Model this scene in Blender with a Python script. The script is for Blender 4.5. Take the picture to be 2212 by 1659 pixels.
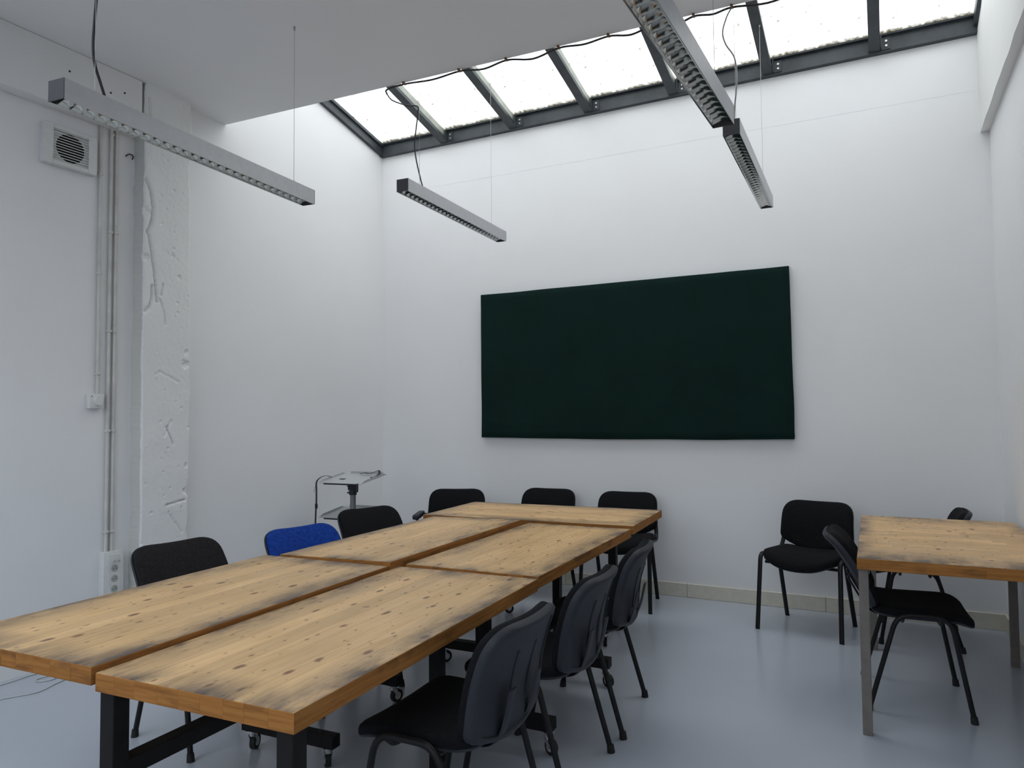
import bpy, bmesh, math, random
from mathutils import Vector, Matrix, noise

random.seed(7)
C = bpy.context.scene.collection
for o in list(bpy.data.objects):
    bpy.data.objects.remove(o)

# ------------------------------------------------------------------ camera
FPX, YAW, PIT, ROL, CAMH = 1568.75, -0.471892, 0.0422451, -0.0089730, 1.42
fwd = Vector((math.sin(YAW) * math.cos(PIT), math.cos(YAW) * math.cos(PIT), math.sin(PIT)))
rgt = Vector((math.cos(YAW), -math.sin(YAW), 0))
upv = rgt.cross(fwd)
r2 = rgt * math.cos(ROL) + upv * math.sin(ROL)
u2 = -rgt * math.sin(ROL) + upv * math.cos(ROL)
cd = bpy.data.cameras.new('camera')
cam = bpy.data.objects.new('camera', cd)
C.objects.link(cam)
cd.sensor_fit = 'HORIZONTAL'
cd.sensor_width = 36
cd.lens = FPX / 2212 * 36
cd.clip_start = 0.02
M = Matrix.Identity(4)
for i in range(3):
    M[i][0], M[i][1], M[i][2] = r2[i], u2[i], -fwd[i]
M[2][3] = CAMH
cam.matrix_world = M
bpy.context.scene.camera = cam

# ------------------------------------------------------------------ world, daylight, exposure
SKY_STRENGTH = 4.6
w = bpy.data.worlds.new('overcast_sky')
bpy.context.scene.world = w
w.use_nodes = True
bg = w.node_tree.nodes['Background']
wt = w.node_tree
geo = wt.nodes.new('ShaderNodeTexCoord')
sep = wt.nodes.new('ShaderNodeSeparateXYZ')
wt.links.new(geo.outputs['Generated'], sep.inputs[0])
# CIE standard overcast sky: (1 + 2 sin h) / 3, over a mid grey ground
cl_ = wt.nodes.new('ShaderNodeMath'); cl_.operation = 'MAXIMUM'; cl_.inputs[1].default_value = 0.0
wt.links.new(sep.outputs['Z'], cl_.inputs[0])
mm = wt.nodes.new('ShaderNodeMath'); mm.operation = 'MULTIPLY_ADD'
mm.inputs[1].default_value = 2 / 3; mm.inputs[2].default_value = 1 / 3
wt.links.new(cl_.outputs[0], mm.inputs[0])
gr = wt.nodes.new('ShaderNodeMath'); gr.operation = 'GREATER_THAN'; gr.inputs[1].default_value = -0.01
wt.links.new(sep.outputs['Z'], gr.inputs[0])
gm = wt.nodes.new('ShaderNodeMath'); gm.operation = 'MULTIPLY_ADD'
gm.inputs[1].default_value = 0.8; gm.inputs[2].default_value = 0.2
wt.links.new(gr.outputs[0], gm.inputs[0])
st = wt.nodes.new('ShaderNodeMath'); st.operation = 'MULTIPLY'
wt.links.new(mm.outputs[0], st.inputs[0]); wt.links.new(gm.outputs[0], st.inputs[1])
s2 = wt.nodes.new('ShaderNodeMath'); s2.operation = 'MULTIPLY'; s2.inputs[1].default_value = SKY_STRENGTH
wt.links.new(st.outputs[0], s2.inputs[0])
bg.inputs[0].default_value = (0.92, 0.962, 1.045, 1)
wt.links.new(s2.outputs[0], bg.inputs[1])
vs = bpy.context.scene.view_settings
vs.view_transform = 'Standard'
vs.look = 'None'
vs.exposure = 0.12
vs.gamma = 1.0
vs.use_curve_mapping = False

XL, XR, YB, YR = -4.29, 0.678, 5.667, -1.5
WX0, WX1, WZ0, WZ1 = -4.05, 0.40, 1.25, 3.45    # unseen window added in the rear wall, fill light from behind the camera
RX0, RX1, RY0, RY1 = -3.8, -0.6, -0.25, 1.15     # unseen roof light, added to brighten the camera's end of the room
HC, HW, SL = 3.588, 3.932, 0.233          # ceiling, back wall top, glazing slope
GL = 0.10                                 # glass above rafter underside


def zr(y):                                # underside of the rafters at depth y
    return HW + SL * (YB - y)


pl = bpy.data.lights.new('skylight_portal', 'AREA')
pl.shape = 'RECTANGLE'
pl.size = XR - XL
pl.size_y = 2.0
pl.cycles.is_portal = True
po = bpy.data.objects.new('skylight_portal', pl)
C.objects.link(po)
po.location = ((XL + XR) / 2, 4.72, zr(4.72) + GL + 0.06)
po.rotation_euler = (-math.atan(SL), 0, 0)

p2 = bpy.data.lights.new('added_window_portal', 'AREA')  # sampling portal for the added rear window
p2.shape = 'RECTANGLE'
p2.size = WX1 - WX0
p2.size_y = WZ1 - WZ0
p2.cycles.is_portal = True
po2 = bpy.data.objects.new('added_window_portal', p2)
C.objects.link(po2)
po2.location = ((WX0 + WX1) / 2, YR - 0.16, (WZ0 + WZ1) / 2)
po2.rotation_euler = (math.pi / 2, 0, math.pi)

p3 = bpy.data.lights.new('added_rooflight_portal', 'AREA')  # sampling portal for the added roof light
p3.shape = 'RECTANGLE'
p3.size = RX1 - RX0
p3.size_y = RY1 - RY0
p3.cycles.is_portal = True
po3 = bpy.data.objects.new('added_rooflight_portal', p3)
C.objects.link(po3)
po3.location = ((RX0 + RX1) / 2, (RY0 + RY1) / 2, HC + 0.30)

# ------------------------------------------------------------------ materials
MATS = {}


def nt(name):
    m = bpy.data.materials.new(name)
    m.use_nodes = True
    MATS[name] = m
    t = m.node_tree
    return m, t, t.nodes['Principled BSDF']


def N(t, typ, **kw):
    n = t.nodes.new(typ)
    for k, v in kw.items():
        setattr(n, k, v)
    return n


def L(t, a, b):
    t.links.new(a, b)


def mathn(t, op, a, b=None, clamp=False):
    n = N(t, 'ShaderNodeMath', operation=op, use_clamp=clamp)
    for i, v in enumerate((a, b)):
        if v is None:
            continue
        if isinstance(v, (int, float)):
            n.inputs[i].default_value = v
        else:
            L(t, v, n.inputs[i])
    return n.outputs[0]


def ramp(t, fac, stops):
    n = N(t, 'ShaderNodeValToRGB')
    e = n.color_ramp.elements
    e[0].position, e[0].color = stops[0][0], (*stops[0][1], 1)
    e[1].position, e[1].color = stops[-1][0], (*stops[-1][1], 1)
    for p, c in stops[1:-1]:
        k = e.new(p)
        k.color = (*c, 1)
    L(t, fac, n.inputs[0])
    return n.outputs[0]


def mixc(t, fac, a, b, mode='MIX'):
    n = N(t, 'ShaderNodeMix', data_type='RGBA', blend_type=mode)
    for s, v in ((n.inputs[0], fac), (n.inputs[6], a), (n.inputs[7], b)):
        if isinstance(v, (int, float)):
            s.default_value = v
        elif isinstance(v, tuple):
            s.default_value = (*v, 1)
        else:
            L(t, v, s)
    return n.outputs[2]


def simple(name, col, rough=0.5, metal=0.0, var=0.0, scale=30.0, bump=0.0, bscale=200.0, spec=None):
    m, t, p = nt(name)
    p.inputs['Roughness'].default_value = rough
    p.inputs['Metallic'].default_value = metal
    if spec is not None:
        p.inputs['Specular IOR Level'].default_value = spec
    tc = N(t, 'ShaderNodeTexCoord')
    nz = N(t, 'ShaderNodeTexNoise')
    nz.inputs['Scale'].default_value = scale
    nz.inputs['Detail'].default_value = 4
    L(t, tc.outputs['Object'], nz.inputs['Vector'])
    lo = tuple(max(0, c * (1 - var)) for c in col)
    hi = tuple(min(1, c * (1 + var)) for c in col)
    L(t, ramp(t, nz.outputs['Fac'], [(0.3, lo), (0.7, hi)]), p.inputs['Base Color'])
    if bump:
        nb = N(t, 'ShaderNodeTexNoise')
        nb.inputs['Scale'].default_value = bscale
        nb.inputs['Detail'].default_value = 3
        L(t, tc.outputs['Object'], nb.inputs['Vector'])
        b = N(t, 'ShaderNodeBump')
        b.inputs['Strength'].default_value = bump
        b.inputs['Distance'].default_value = 0.004
        L(t, nb.outputs['Fac'], b.inputs['Height'])
        L(t, b.outputs[0], p.inputs['Normal'])
    return m


def paint(name, col, rough=0.75, marks=0.25):
    """matt emulsion: faint roller relief, cloudy tone, a few scuffs"""
    m, t, p = nt(name)
    tc = N(t, 'ShaderNodeTexCoord')
    n1 = N(t, 'ShaderNodeTexNoise')
    n1.inputs['Scale'].default_value = 1.3
    n1.inputs['Detail'].default_value = 5
    L(t, tc.outputs['Object'], n1.inputs['Vector'])
    c = ramp(t, n1.outputs['Fac'], [(0.25, tuple(x * 0.955 for x in col)), (0.75, col)])
    mp = N(t, 'ShaderNodeMapping')
    mp.inputs['Scale'].default_value = (1.0, 1.0, 2.2)
    L(t, tc.outputs['Object'], mp.inputs['Vector'])
    n2 = N(t, 'ShaderNodeTexNoise')
    n2.inputs['Scale'].default_value = 5.5
    n2.inputs['Detail'].default_value = 8
    n2.inputs['Roughness'].default_value = 0.72
    L(t, mp.outputs[0], n2.inputs['Vector'])
    f = mathn(t, 'MULTIPLY', ramp(t, n2.outputs['Fac'], [(0.70, (0, 0, 0)), (0.76, (1, 1, 1))]), marks)
    L(t, mixc(t, f, c, tuple(x * 0.62 for x in col)), p.inputs['Base Color'])
    p.inputs['Roughness'].default_value = rough
    nb = N(t, 'ShaderNodeTexNoise')
    nb.inputs['Scale'].default_value = 60
    nb.inputs['Detail'].default_value = 4
    L(t, tc.outputs['Object'], nb.inputs['Vector'])
    b = N(t, 'ShaderNodeBump')
    b.inputs['Strength'].default_value = 0.12
    b.inputs['Distance'].default_value = 0.004
    L(t, nb.outputs['Fac'], b.inputs['Height'])
    L(t, b.outputs[0], p.inputs['Normal'])
    return m


paint('wall_white', (0.87, 0.875, 0.885))
paint('ceiling_white', (0.88, 0.885, 0.89), marks=0.15)
paint('plaster_white', (0.85, 0.855, 0.85), marks=0.6)
paint('plaster_shaded', (0.64, 0.64, 0.61), marks=0.8)  # greyer plaster copy: shade of the pillar's near side put into the colour
simple('baseboard_beige', (0.68, 0.645, 0.55), 0.5, var=0.05)
simple('felt_green', (0.0045, 0.0195, 0.0165), 0.95, var=0.12, scale=3, bump=0.5, bscale=420, spec=0.15)
simple('fabric_black', (0.0075, 0.0075, 0.0095), 0.95, var=0.3, scale=90, bump=0.6, bscale=700, spec=0.2)
simple('fabric_charcoal', (0.018, 0.0165, 0.0175), 0.95, var=0.3, scale=90, bump=0.6, bscale=700, spec=0.2)
simple('fabric_blue', (0.008, 0.047, 0.29), 0.92, var=0.25, scale=60, bump=0.6, bscale=700, spec=0.2)
simple('plastic_black', (0.018, 0.020, 0.028), 0.5, var=0.12, scale=40, bump=0.25, bscale=900, spec=0.4)
simple('metal_black', (0.008, 0.008, 0.0095), 0.42, var=0.1, spec=0.28)
simple('metal_black_matt', (0.010, 0.0095, 0.0095), 0.6, var=0.25, scale=12, spec=0.2)
simple('rubber', (0.012, 0.012, 0.012), 0.8)
simple('caster_grey', (0.42, 0.42, 0.41), 0.4, var=0.1)
simple('chrome', (0.62, 0.62, 0.62), 0.25, metal=1.0)
simple('leg_taupe', (0.17, 0.15, 0.135), 0.5, var=0.1)
simple('lamp_aluminium', (0.47, 0.475, 0.49), 0.42, metal=0.55, var=0.04)
simple('lamp_endcap', (0.075, 0.075, 0.08), 0.5, var=0.05)
simple('louver_metal', (0.74, 0.74, 0.72), 0.10, metal=1.0)
simple('lamp_inner', (0.03, 0.03, 0.03), 0.6)
simple('tube_white', (0.75, 0.75, 0.73), 0.3)
simple('skylight_steel', (0.036, 0.045, 0.052), 0.5, var=0.3, scale=9)
simple('glazing_pale', (0.34, 0.36, 0.31), 0.6, var=0.2, scale=9)  # paler tone for the upper part of each rafter
simple('cable_black', (0.02, 0.017, 0.022), 0.55)
simple('cable_white', (0.50, 0.53, 0.54), 0.5)
simple('wire_steel', (0.45, 0.45, 0.44), 0.4, metal=0.6)
simple('plastic_white', (0.72, 0.73, 0.72), 0.4, var=0.03)
simple('conduit', (0.63, 0.62, 0.59), 0.5, var=0.12, scale=8)
simple('dark_void', (0.006, 0.006, 0.007), 0.9)
simple('socket_grey', (0.42, 0.44, 0.42), 0.5)
simple('tray_grey', (0.52, 0.54, 0.55), 0.35, metal=0.2, var=0.04)
simple('pole_grey', (0.22, 0.225, 0.23), 0.35, metal=0.5)
simple('rust', (0.20, 0.11, 0.06), 0.8, var=0.3)
simple('bolt_steel', (0.55, 0.56, 0.56), 0.35, metal=0.8)


def floor_material():
    m, t, p = nt('floor_resin')
    tc = N(t, 'ShaderNodeTexCoord')
    n1 = N(t, 'ShaderNodeTexNoise')
    n1.inputs['Scale'].default_value = 1.7
    n1.inputs['Detail'].default_value = 6
    L(t, tc.outputs['Object'], n1.inputs['Vector'])
    c = ramp(t, n1.outputs['Fac'], [(0.3, (0.43, 0.465, 0.53)), (0.7, (0.45, 0.485, 0.55))])
    L(t, c, p.inputs['Base Color'])
    p.inputs['Roughness'].default_value = 0.22
    nb = N(t, 'ShaderNodeTexNoise')
    nb.inputs['Scale'].default_value = 9
    L(t, tc.outputs['Object'], nb.inputs['Vector'])
    b = N(t, 'ShaderNodeBump')
    b.inputs['Strength'].default_value = 0.015
    b.inputs['Distance'].default_value = 0.01
    L(t, nb.outputs['Fac'], b.inputs['Height'])
    L(t, b.outputs[0], p.inputs['Normal'])


floor_material()


def wood_material(name, edge=False):
    """pine staves; UV = metres from the centre of the table top (half 0.72 x 0.34)"""
    m, t, p = nt(name)
    uv = N(t, 'ShaderNodeUVMap')
    oi = N(t, 'ShaderNodeObjectInfo')
    rnd = mathn(t, 'MULTIPLY', oi.outputs['Random'], 37.0)
    cmb = N(t, 'ShaderNodeCombineXYZ')
    L(t, rnd, cmb.inputs[0])
    L(t, mathn(t, 'MULTIPLY', rnd, 1.7), cmb.inputs[1])
    add = N(t, 'ShaderNodeVectorMath', operation='ADD')
    L(t, uv.outputs[0], add.inputs[0])
    L(t, cmb.outputs[0], add.inputs[1])

    add2 = N(t, 'ShaderNodeVectorMath', operation='ADD')
    L(t, uv.outputs[0], add2.inputs[0])
    L(t, oi.outputs['Location'], add2.inputs[1])

    def stretched(sx, sy, scale, detail=5, rough=0.55, src=add):
        mp = N(t, 'ShaderNodeMapping')
        mp.inputs['Scale'].default_value = (sx, sy, 1)
        L(t, src.outputs[0], mp.inputs['Vector'])
        n = N(t, 'ShaderNodeTexNoise')
        n.inputs['Scale'].default_value = scale
        n.inputs['Detail'].default_value = detail
        n.inputs['Roughness'].default_value = rough
        L(t, mp.outputs[0], n.inputs['Vector'])
        return n.outputs['Fac']
    grain = stretched(1.0, 26, 3.2, 7, 0.6)
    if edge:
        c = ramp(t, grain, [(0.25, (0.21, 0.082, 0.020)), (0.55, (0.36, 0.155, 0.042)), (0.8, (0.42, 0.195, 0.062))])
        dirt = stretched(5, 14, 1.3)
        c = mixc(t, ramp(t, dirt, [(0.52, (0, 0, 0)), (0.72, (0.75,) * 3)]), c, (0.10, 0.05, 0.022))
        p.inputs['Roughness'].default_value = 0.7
    else:
        c = ramp(t, grain, [(0.25, (0.55, 0.355, 0.19)), (0.5, (0.70, 0.48, 0.275)), (0.75, (0.76, 0.54, 0.32))])
        tone = mathn(t, 'ADD', mathn(t, 'MULTIPLY', oi.outputs['Random'], 0.22), 0.89)
        hs = N(t, 'ShaderNodeHueSaturation')
        hs.inputs['Saturation'].default_value = 1.13
        L(t, tone, hs.inputs['Value'])
        L(t, c, hs.inputs['Color'])
        c = hs.outputs[0]
        # worn broad tone
        broad = stretched(2.0, 5, 1.1, 4, 0.5, src=uv)
        c = mixc(t, mathn(t, 'MULTIPLY', ramp(t, broad, [(0.45, (0, 0, 0)), (0.7, (1, 1, 1))]), 0.38), c, (0.44, 0.27, 0.12))
        # knots, two sizes
        for sx, sy, thr, soft, amt, cut in ((5.2, 11.0, 0.15, 0.07, 0.88, 0.45), (10.0, 24.0, 0.12, 0.08, 0.82, 0.34), (3.1, 21.0, 0.12, 0.10, 0.5, 0.80)):
            mp = N(t, 'ShaderNodeMapping')
            mp.inputs['Scale'].default_value = (sx, sy, 1)
            L(t, add.outputs[0], mp.inputs['Vector'])
            wob = N(t, 'ShaderNodeTexNoise')
            wob.inputs['Scale'].default_value = 2.5
            L(t, mp.outputs[0], wob.inputs['Vector'])
            v = N(t, 'ShaderNodeTexVoronoi', voronoi_dimensions='2D')
            v.inputs['Scale'].default_value = 1.0
            v.inputs['Randomness'].default_value = 1.0
            L(t, mp.outputs[0], v.inputs['Vector'])
            dd = mathn(t, 'ADD', v.outputs['Distance'], mathn(t, 'MULTIPLY', wob.outputs['Fac'], 0.12))
            sep = N(t, 'ShaderNodeSeparateColor')
            L(t, v.outputs['Color'], sep.inputs[0])
            pick = mathn(t, 'GREATER_THAN', sep.outputs[0], cut)
            dd = mathn(t, 'ADD', dd, mathn(t, 'MULTIPLY', sep.outputs[1], 0.09))
            k = mathn(t, 'SUBTRACT', 1.0, mathn(t, 'DIVIDE', mathn(t, 'SUBTRACT', dd, thr), soft, ), True)
            k = mathn(t, 'MULTIPLY', mathn(t, 'MULTIPLY', k, pick), amt, True)
            c = mixc(t, k, c, (0.17, 0.075, 0.035))
        # grey handling dirt along the rim of the top
        sx = N(t, 'ShaderNodeSeparateXYZ')
        L(t, uv.outputs[0], sx.inputs[0])
        du = mathn(t, 'SUBTRACT', 0.72, mathn(t, 'ABSOLUTE', sx.outputs[0]))
        dv = mathn(t, 'SUBTRACT', 0.34, mathn(t, 'ABSOLUTE', sx.outputs[1]))
        d = mathn(t, 'MINIMUM', du, dv)
        n3 = stretched(2.0, 5.0, 1.8, 7, 0.66, src=add2)
        rim = mathn(t, 'SUBTRACT', 1.0, mathn(t, 'DIVIDE', d, 0.14), True)
        rim = mathn(t, 'MULTIPLY', rim, ramp(t, n3, [(0.36, (0.12,) * 3), (0.62, (1.25,) * 3)]))
        c = mixc(t, mathn(t, 'MULTIPLY', rim, 0.85, True), c, (0.10, 0.076, 0.062))
        blot = stretched(4.0, 9.0, 1.7, 5, 0.6)
        c = mixc(t, mathn(t, 'MULTIPLY', ramp(t, blot, [(0.66, (0, 0, 0)), (0.74, (1, 1, 1))]), 0.35), c, (0.26, 0.17, 0.10))
        rr = stretched(2, 6, 2.0)
        L(t, ramp(t, rr, [(0.3, (0.36,) * 3), (0.7, (0.55,) * 3)]), p.inputs['Roughness'])
    p.inputs['Specular IOR Level'].default_value = 0.12 if edge else 0.35
    L(t, c, p.inputs['Base Color'])
    b = N(t, 'ShaderNodeBump')
    b.inputs['Strength'].default_value = 0.12
    b.inputs['Distance'].default_value = 0.002
    L(t, grain, b.inputs['Height'])
    L(t, b.outputs[0], p.inputs['Normal'])


wood_material('pine_top')
wood_material('pine_edge', True)


def glass_material():
    m = bpy.data.materials.new('dirty_glass')
    MATS['dirty_glass'] = m
    m.use_nodes = True
    t = m.node_tree
    t.nodes.clear()
    out = N(t, 'ShaderNodeOutputMaterial')
    tc = N(t, 'ShaderNodeTexCoord')
    n1 = N(t, 'ShaderNodeTexNoise')
    n1.inputs['Scale'].default_value = 3.5
    n1.inputs['Detail'].default_value = 8
    n1.inputs['Roughness'].default_value = 0.7
    L(t, tc.outputs['Object'], n1.inputs['Vector'])
    base = ramp(t, n1.outputs['Fac'], [(0.35, (0.80, 0.80, 0.76)), (0.6, (0.92, 0.92, 0.90))])
    n2 = N(t, 'ShaderNodeTexNoise')
    n2.inputs['Scale'].default_value = 14
    n2.inputs['Detail'].default_value = 8
    n2.inputs['Roughness'].default_value = 0.75
    L(t, tc.outputs['Object'], n2.inputs['Vector'])
    base = mixc(t, ramp(t, n2.outputs['Fac'], [(0.55, (0, 0, 0)), (0.68, (1, 1, 1))]), base, (0.17, 0.155, 0.10))
    # silt gathered at the lower end of each sloping pane (object y = 0 there)
    s = N(t, 'ShaderNodeSeparateXYZ')
    L(t, tc.outputs['Object'], s.inputs[0])
    d = mathn(t, 'SUBTRACT', 1.0, mathn(t, 'DIVIDE', mathn(t, 'MULTIPLY', s.outputs[1], -1.0), 0.16), True)
    n3 = N(t, 'ShaderNodeTexNoise')
    n3.inputs['Scale'].default_value = 22
    n3.inputs['Detail'].default_value = 10
    n3.inputs['Roughness'].default_value = 0.75
    L(t, tc.outputs['Object'], n3.inputs['Vector'])
    k = mathn(t, 'MULTIPLY', d, mathn(t, 'MULTIPLY', n3.outputs['Fac'], 2.2), True)
    base = mixc(t, ramp(t, k, [(0.45, (0, 0, 0)), (0.95, (0.95,) * 3)]), base, (0.12, 0.10, 0.055))
    tr = N(t, 'ShaderNodeBsdfTransparent')
    tl = N(t, 'ShaderNodeBsdfTranslucent')
    L(t, base, tr.inputs[0])
    L(t, base, tl.inputs[0])
    mx = N(t, 'ShaderNodeMixShader')
    mx.inputs[0].default_value = 0.3
    L(t, tr.outputs[0], mx.inputs[1])
    L(t, tl.outputs[0], mx.inputs[2])
    gl = N(t, 'ShaderNodeBsdfGlossy')
    gl.inputs['Roughness'].default_value = 0.08
    m2 = N(t, 'ShaderNodeMixShader')
    m2.inputs[0].default_value = 0.04
    L(t, mx.outputs[0], m2.inputs[1])
    L(t, gl.outputs[0], m2.inputs[2])
    L(t, m2.outputs[0], out.inputs[0])


glass_material()


def clear_glass():
    m = bpy.data.materials.new('clear_glass')
    MATS['clear_glass'] = m
    m.use_nodes = True
    t = m.node_tree
    t.nodes.clear()
    out = N(t, 'ShaderNodeOutputMaterial')
    tr = N(t, 'ShaderNodeBsdfTransparent')
    tr.inputs[0].default_value = (0.9, 0.92, 0.92, 1)
    gl = N(t, 'ShaderNodeBsdfGlossy')
    gl.inputs['Roughness'].default_value = 0.03
    mx = N(t, 'ShaderNodeMixShader')
    mx.inputs[0].default_value = 0.05
    L(t, tr.outputs[0], mx.inputs[1])
    L(t, gl.outputs[0], mx.inputs[2])
    L(t, mx.outputs[0], out.inputs[0])


clear_glass()


# ------------------------------------------------------------------ mesh helpers
class MB:
    """collects shapes, links them as one mesh object"""

    def __init__(s):
        s.v, s.f, s.mi, s.uv = [], [], [], None

    def add(s, vs_, fs, mi=0):
        b = len(s.v)
        s.v += [tuple(x) for x in vs_]
        s.f += [tuple(b + i for i in f) for f in fs]
        s.mi += [mi] * len(fs)
        return s

    def box(s, x0, x1, y0, y1, z0, z1, bev=0.0, mi=0, mat=None, seg=1):
        bm = bmesh.new()
        bmesh.ops.create_cube(bm, size=1)
        for v in bm.verts:
            v.co = ((v.co.x + .5) * (x1 - x0) + x0, (v.co.y + .5) * (y1 - y0) + y0, (v.co.z + .5) * (z1 - z0) + z0)
        if bev:
            bmesh.ops.bevel(bm, geom=bm.edges[:], offset=bev, segments=seg, profile=0.5, affect='EDGES')
        if mat is not None:
            bm.transform(mat)
        bm.verts.index_update()
        s.add([v.co[:] for v in bm.verts], [[v.index for v in f.verts] for f in bm.faces], mi)
        bm.free()
        return s

    def prism(s, poly, axis, a, b, mi=0):
        """extrude a polygon of (p, q) along axis from a to b"""
        def P(p, q, r):
            return {'x': (r, p, q), 'y': (p, r, q), 'z': (p, q, r)}[axis]
        n = len(poly)
        s.add([P(p, q, a) for p, q in poly] + [P(p, q, b) for p, q in poly],
              [list(range(n))[::-1], list(range(n, 2 * n))] + [[i, (i + 1) % n, n + (i + 1) % n, n + i] for i in range(n)], mi)
        return s

    def tube(s, pts, r, n=10, ry=None, side=(1, 0, 0), cap=True, mi=0):
        """sweep an ellipse (r across `side`, ry the other way) along pts"""
        pts = [Vector(p) for p in pts]
        ry = r if ry is None else ry
        sd0 = Vector(side)
        vs_, fs = [], []
        for i, p in enumerate(pts):
            d = (pts[min(i + 1, len(pts) - 1)] - pts[max(i - 1, 0)]).normalized()
            sd = sd0 - d * sd0.dot(d)
            if sd.length < 1e-3:
                sd = Vector((0, 1, 0)) - d * d.y
            sd.normalize()
            sd0 = sd
            up = d.cross(sd)
            for k in range(n):
                a = 2 * math.pi * k / n
                vs_.append(p + sd * (r * math.cos(a)) + up * (ry * math.sin(a)))
        for i in range(len(pts) - 1):
            for k in range(n):
                k2 = (k + 1) % n
                fs.append([i * n + k, i * n + k2, (i + 1) * n + k2, (i + 1) * n + k])
        if cap:
            fs.append(list(range(n))[::-1])
            fs.append([(len(pts) - 1) * n + k for k in range(n)])
        return s.add(vs_, fs, mi)

    def cyl(s, p0, p1, r, n=16, r1=None, mi=0):
        p0, p1 = Vector(p0), Vector(p1)
        d = (p1 - p0).normalized()
        a = d.orthogonal().normalized()
        b = d.cross(a)
        r1 = r if r1 is None else r1
        vs_ = [p0 + (a * math.cos(2 * math.pi * k / n) + b * math.sin(2 * math.pi * k / n)) * r for k in range(n)]
        vs_ += [p1 + (a * math.cos(2 * math.pi * k / n) + b * math.sin(2 * math.pi * k / n)) * r1 for k in range(n)]
        fs = [[k, (k + 1) % n, n + (k + 1) % n, n + k] for k in range(n)] + [list(range(n))[::-1], list(range(n, 2 * n))]
        return s.add(vs_, fs, mi)

    def mesh(s, name, mats, smooth=35):
        me = bpy.data.meshes.new(name)
        me.from_pydata(s.v, [], s.f)
        for k in (mats if isinstance(mats, (list, tuple)) else [mats]):
            me.materials.append(MATS[k])
        me.polygons.foreach_set('material_index', s.mi)
        bm = bmesh.new()
        bm.from_mesh(me)
        bmesh.ops.recalc_face_normals(bm, faces=bm.faces[:])
        bm.to_mesh(me)
        bm.free()
        if smooth:
            me.polygons.foreach_set('use_smooth', [True] * len(me.polygons))
            me.set_sharp_from_angle(angle=math.radians(smooth))
        me.update()
        return me

    def build(s, name, mats, parent=None, smooth=35, loc=None):
        return link(name, s.mesh(name, mats, smooth), parent, loc)


def link(name, data, parent=None, loc=None, rot=None):
    o = bpy.data.objects.new(name, data)
    C.objects.link(o)
    o.parent = parent
    if loc is not None:
        o.location = loc
    if rot is not None:
        o.rotation_euler = rot
    return o


def tag(o, label, cat, group=None):
    o['label'] = label
    o['category'] = cat
    if group:
        o['group'] = group
    return o


def struct(o):
    o['kind'] = 'structure'
    return o


def thing(name, label, cat, loc=(0, 0, 0), rz=0.0, group=None):
    o = link(name, None, None, loc, (0, 0, rz))
    o.empty_display_size = 0.1
    return tag(o, label, cat, group)


def dup(root, loc, rz, label):
    def cp(o, parent):
        c = o.copy()
        C.objects.link(c)
        c.parent = parent
        for ch in o.children:
            cp(ch, c)
        return c
    r = cp(root, None)
    r.location = loc
    r.rotation_euler = (0, 0, rz)
    r['label'] = label
    return r


def fillet(pts, rad, n=6):
    """round the inner corners of a polyline"""
    pts = [Vector(p) for p in pts]
    out = [pts[0]]
    for i in range(1, len(pts) - 1):
        a, b, c = pts[i - 1], pts[i], pts[i + 1]
        r = rad[i - 1] if isinstance(rad, (list, tuple)) else rad
        r1 = min(r, (a - b).length * .48)
        r2_ = min(r, (c - b).length * .48)
        p, q = b + (a - b).normalized() * r1, b + (c - b).normalized() * r2_
        for k in range(n + 1):
            t = k / n
            out.append(p * (1 - t) ** 2 + b * 2 * t * (1 - t) + q * t * t)
    out.append(pts[-1])
    return out


def spline(pts, n=8):
    """Catmull-Rom through the points"""
    P = [Vector(p) for p in pts]
    P = [P[0] * 2 - P[1]] + P + [P[-1] * 2 - P[-2]]
    out = []
    for i in range(1, len(P) - 2):
        for k in range(n):
            t = k / n
            a, b, c, d = P[i - 1], P[i], P[i + 1], P[i + 2]
            out.append(0.5 * ((2 * b) + (c - a) * t + (2 * a - 5 * b + 4 * c - d) * t * t + (3 * b - a - 3 * c + d) * t ** 3))
    out.append(P[-2])
    return out


def round_poly(verts, n=6):
    """closed polygon [(x, y, radius)] with rounded corners"""
    out = []
    m = len(verts)
    for i in range(m):
        a, b, c = Vector(verts[i - 1][:2]), Vector(verts[i][:2]), Vector(verts[(i + 1) % m][:2])
        r = verts[i][2]
        if r <= 0:
            out.append(b)
            continue
        p = b + (a - b).normalized() * min(r, (a - b).length * .48)
        q = b + (c - b).normalized() * min(r, (c - b).length * .48)
        for k in range(n + 1):
            t = k / n
            out.append(p * (1 - t) ** 2 + b * 2 * t * (1 - t) + q * t * t)
    return out


def pillow(mb, outline, rings, fn, mi=0):
    """rings = [(scale about the centroid, height c)]; fn(a, b, c) -> 3D point"""
    cx = sum(p.x for p in outline) / len(outline)
    cy = sum(p.y for p in outline) / len(outline)
    n = len(outline)
    vs_, fs = [], []
    for sc, c in rings:
        for p in outline:
            vs_.append(fn(cx + (p.x - cx) * sc, cy + (p.y - cy) * sc, c))
    for i in range(len(rings) - 1):
        for k in range(n):
            k2 = (k + 1) % n
            fs.append([i * n + k, i * n + k2, (i + 1) * n + k2, (i + 1) * n + k])
    for i in (0, len(rings) - 1):
        ci = len(vs_)
        vs_.append(fn(cx, cy, rings[i][1]))
        for k in range(n):
            fs.append([i * n + k, i * n + (k + 1) % n, ci] if i else [i * n + (k + 1) % n, i * n + k, ci])
    return mb.add(vs_, fs, mi)


# ------------------------------------------------------------------ the room
def ceil_edge(x):                          # the free edge of the ceiling over the light well
    return 3.765 + 0.040 * (x - XL)


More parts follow.
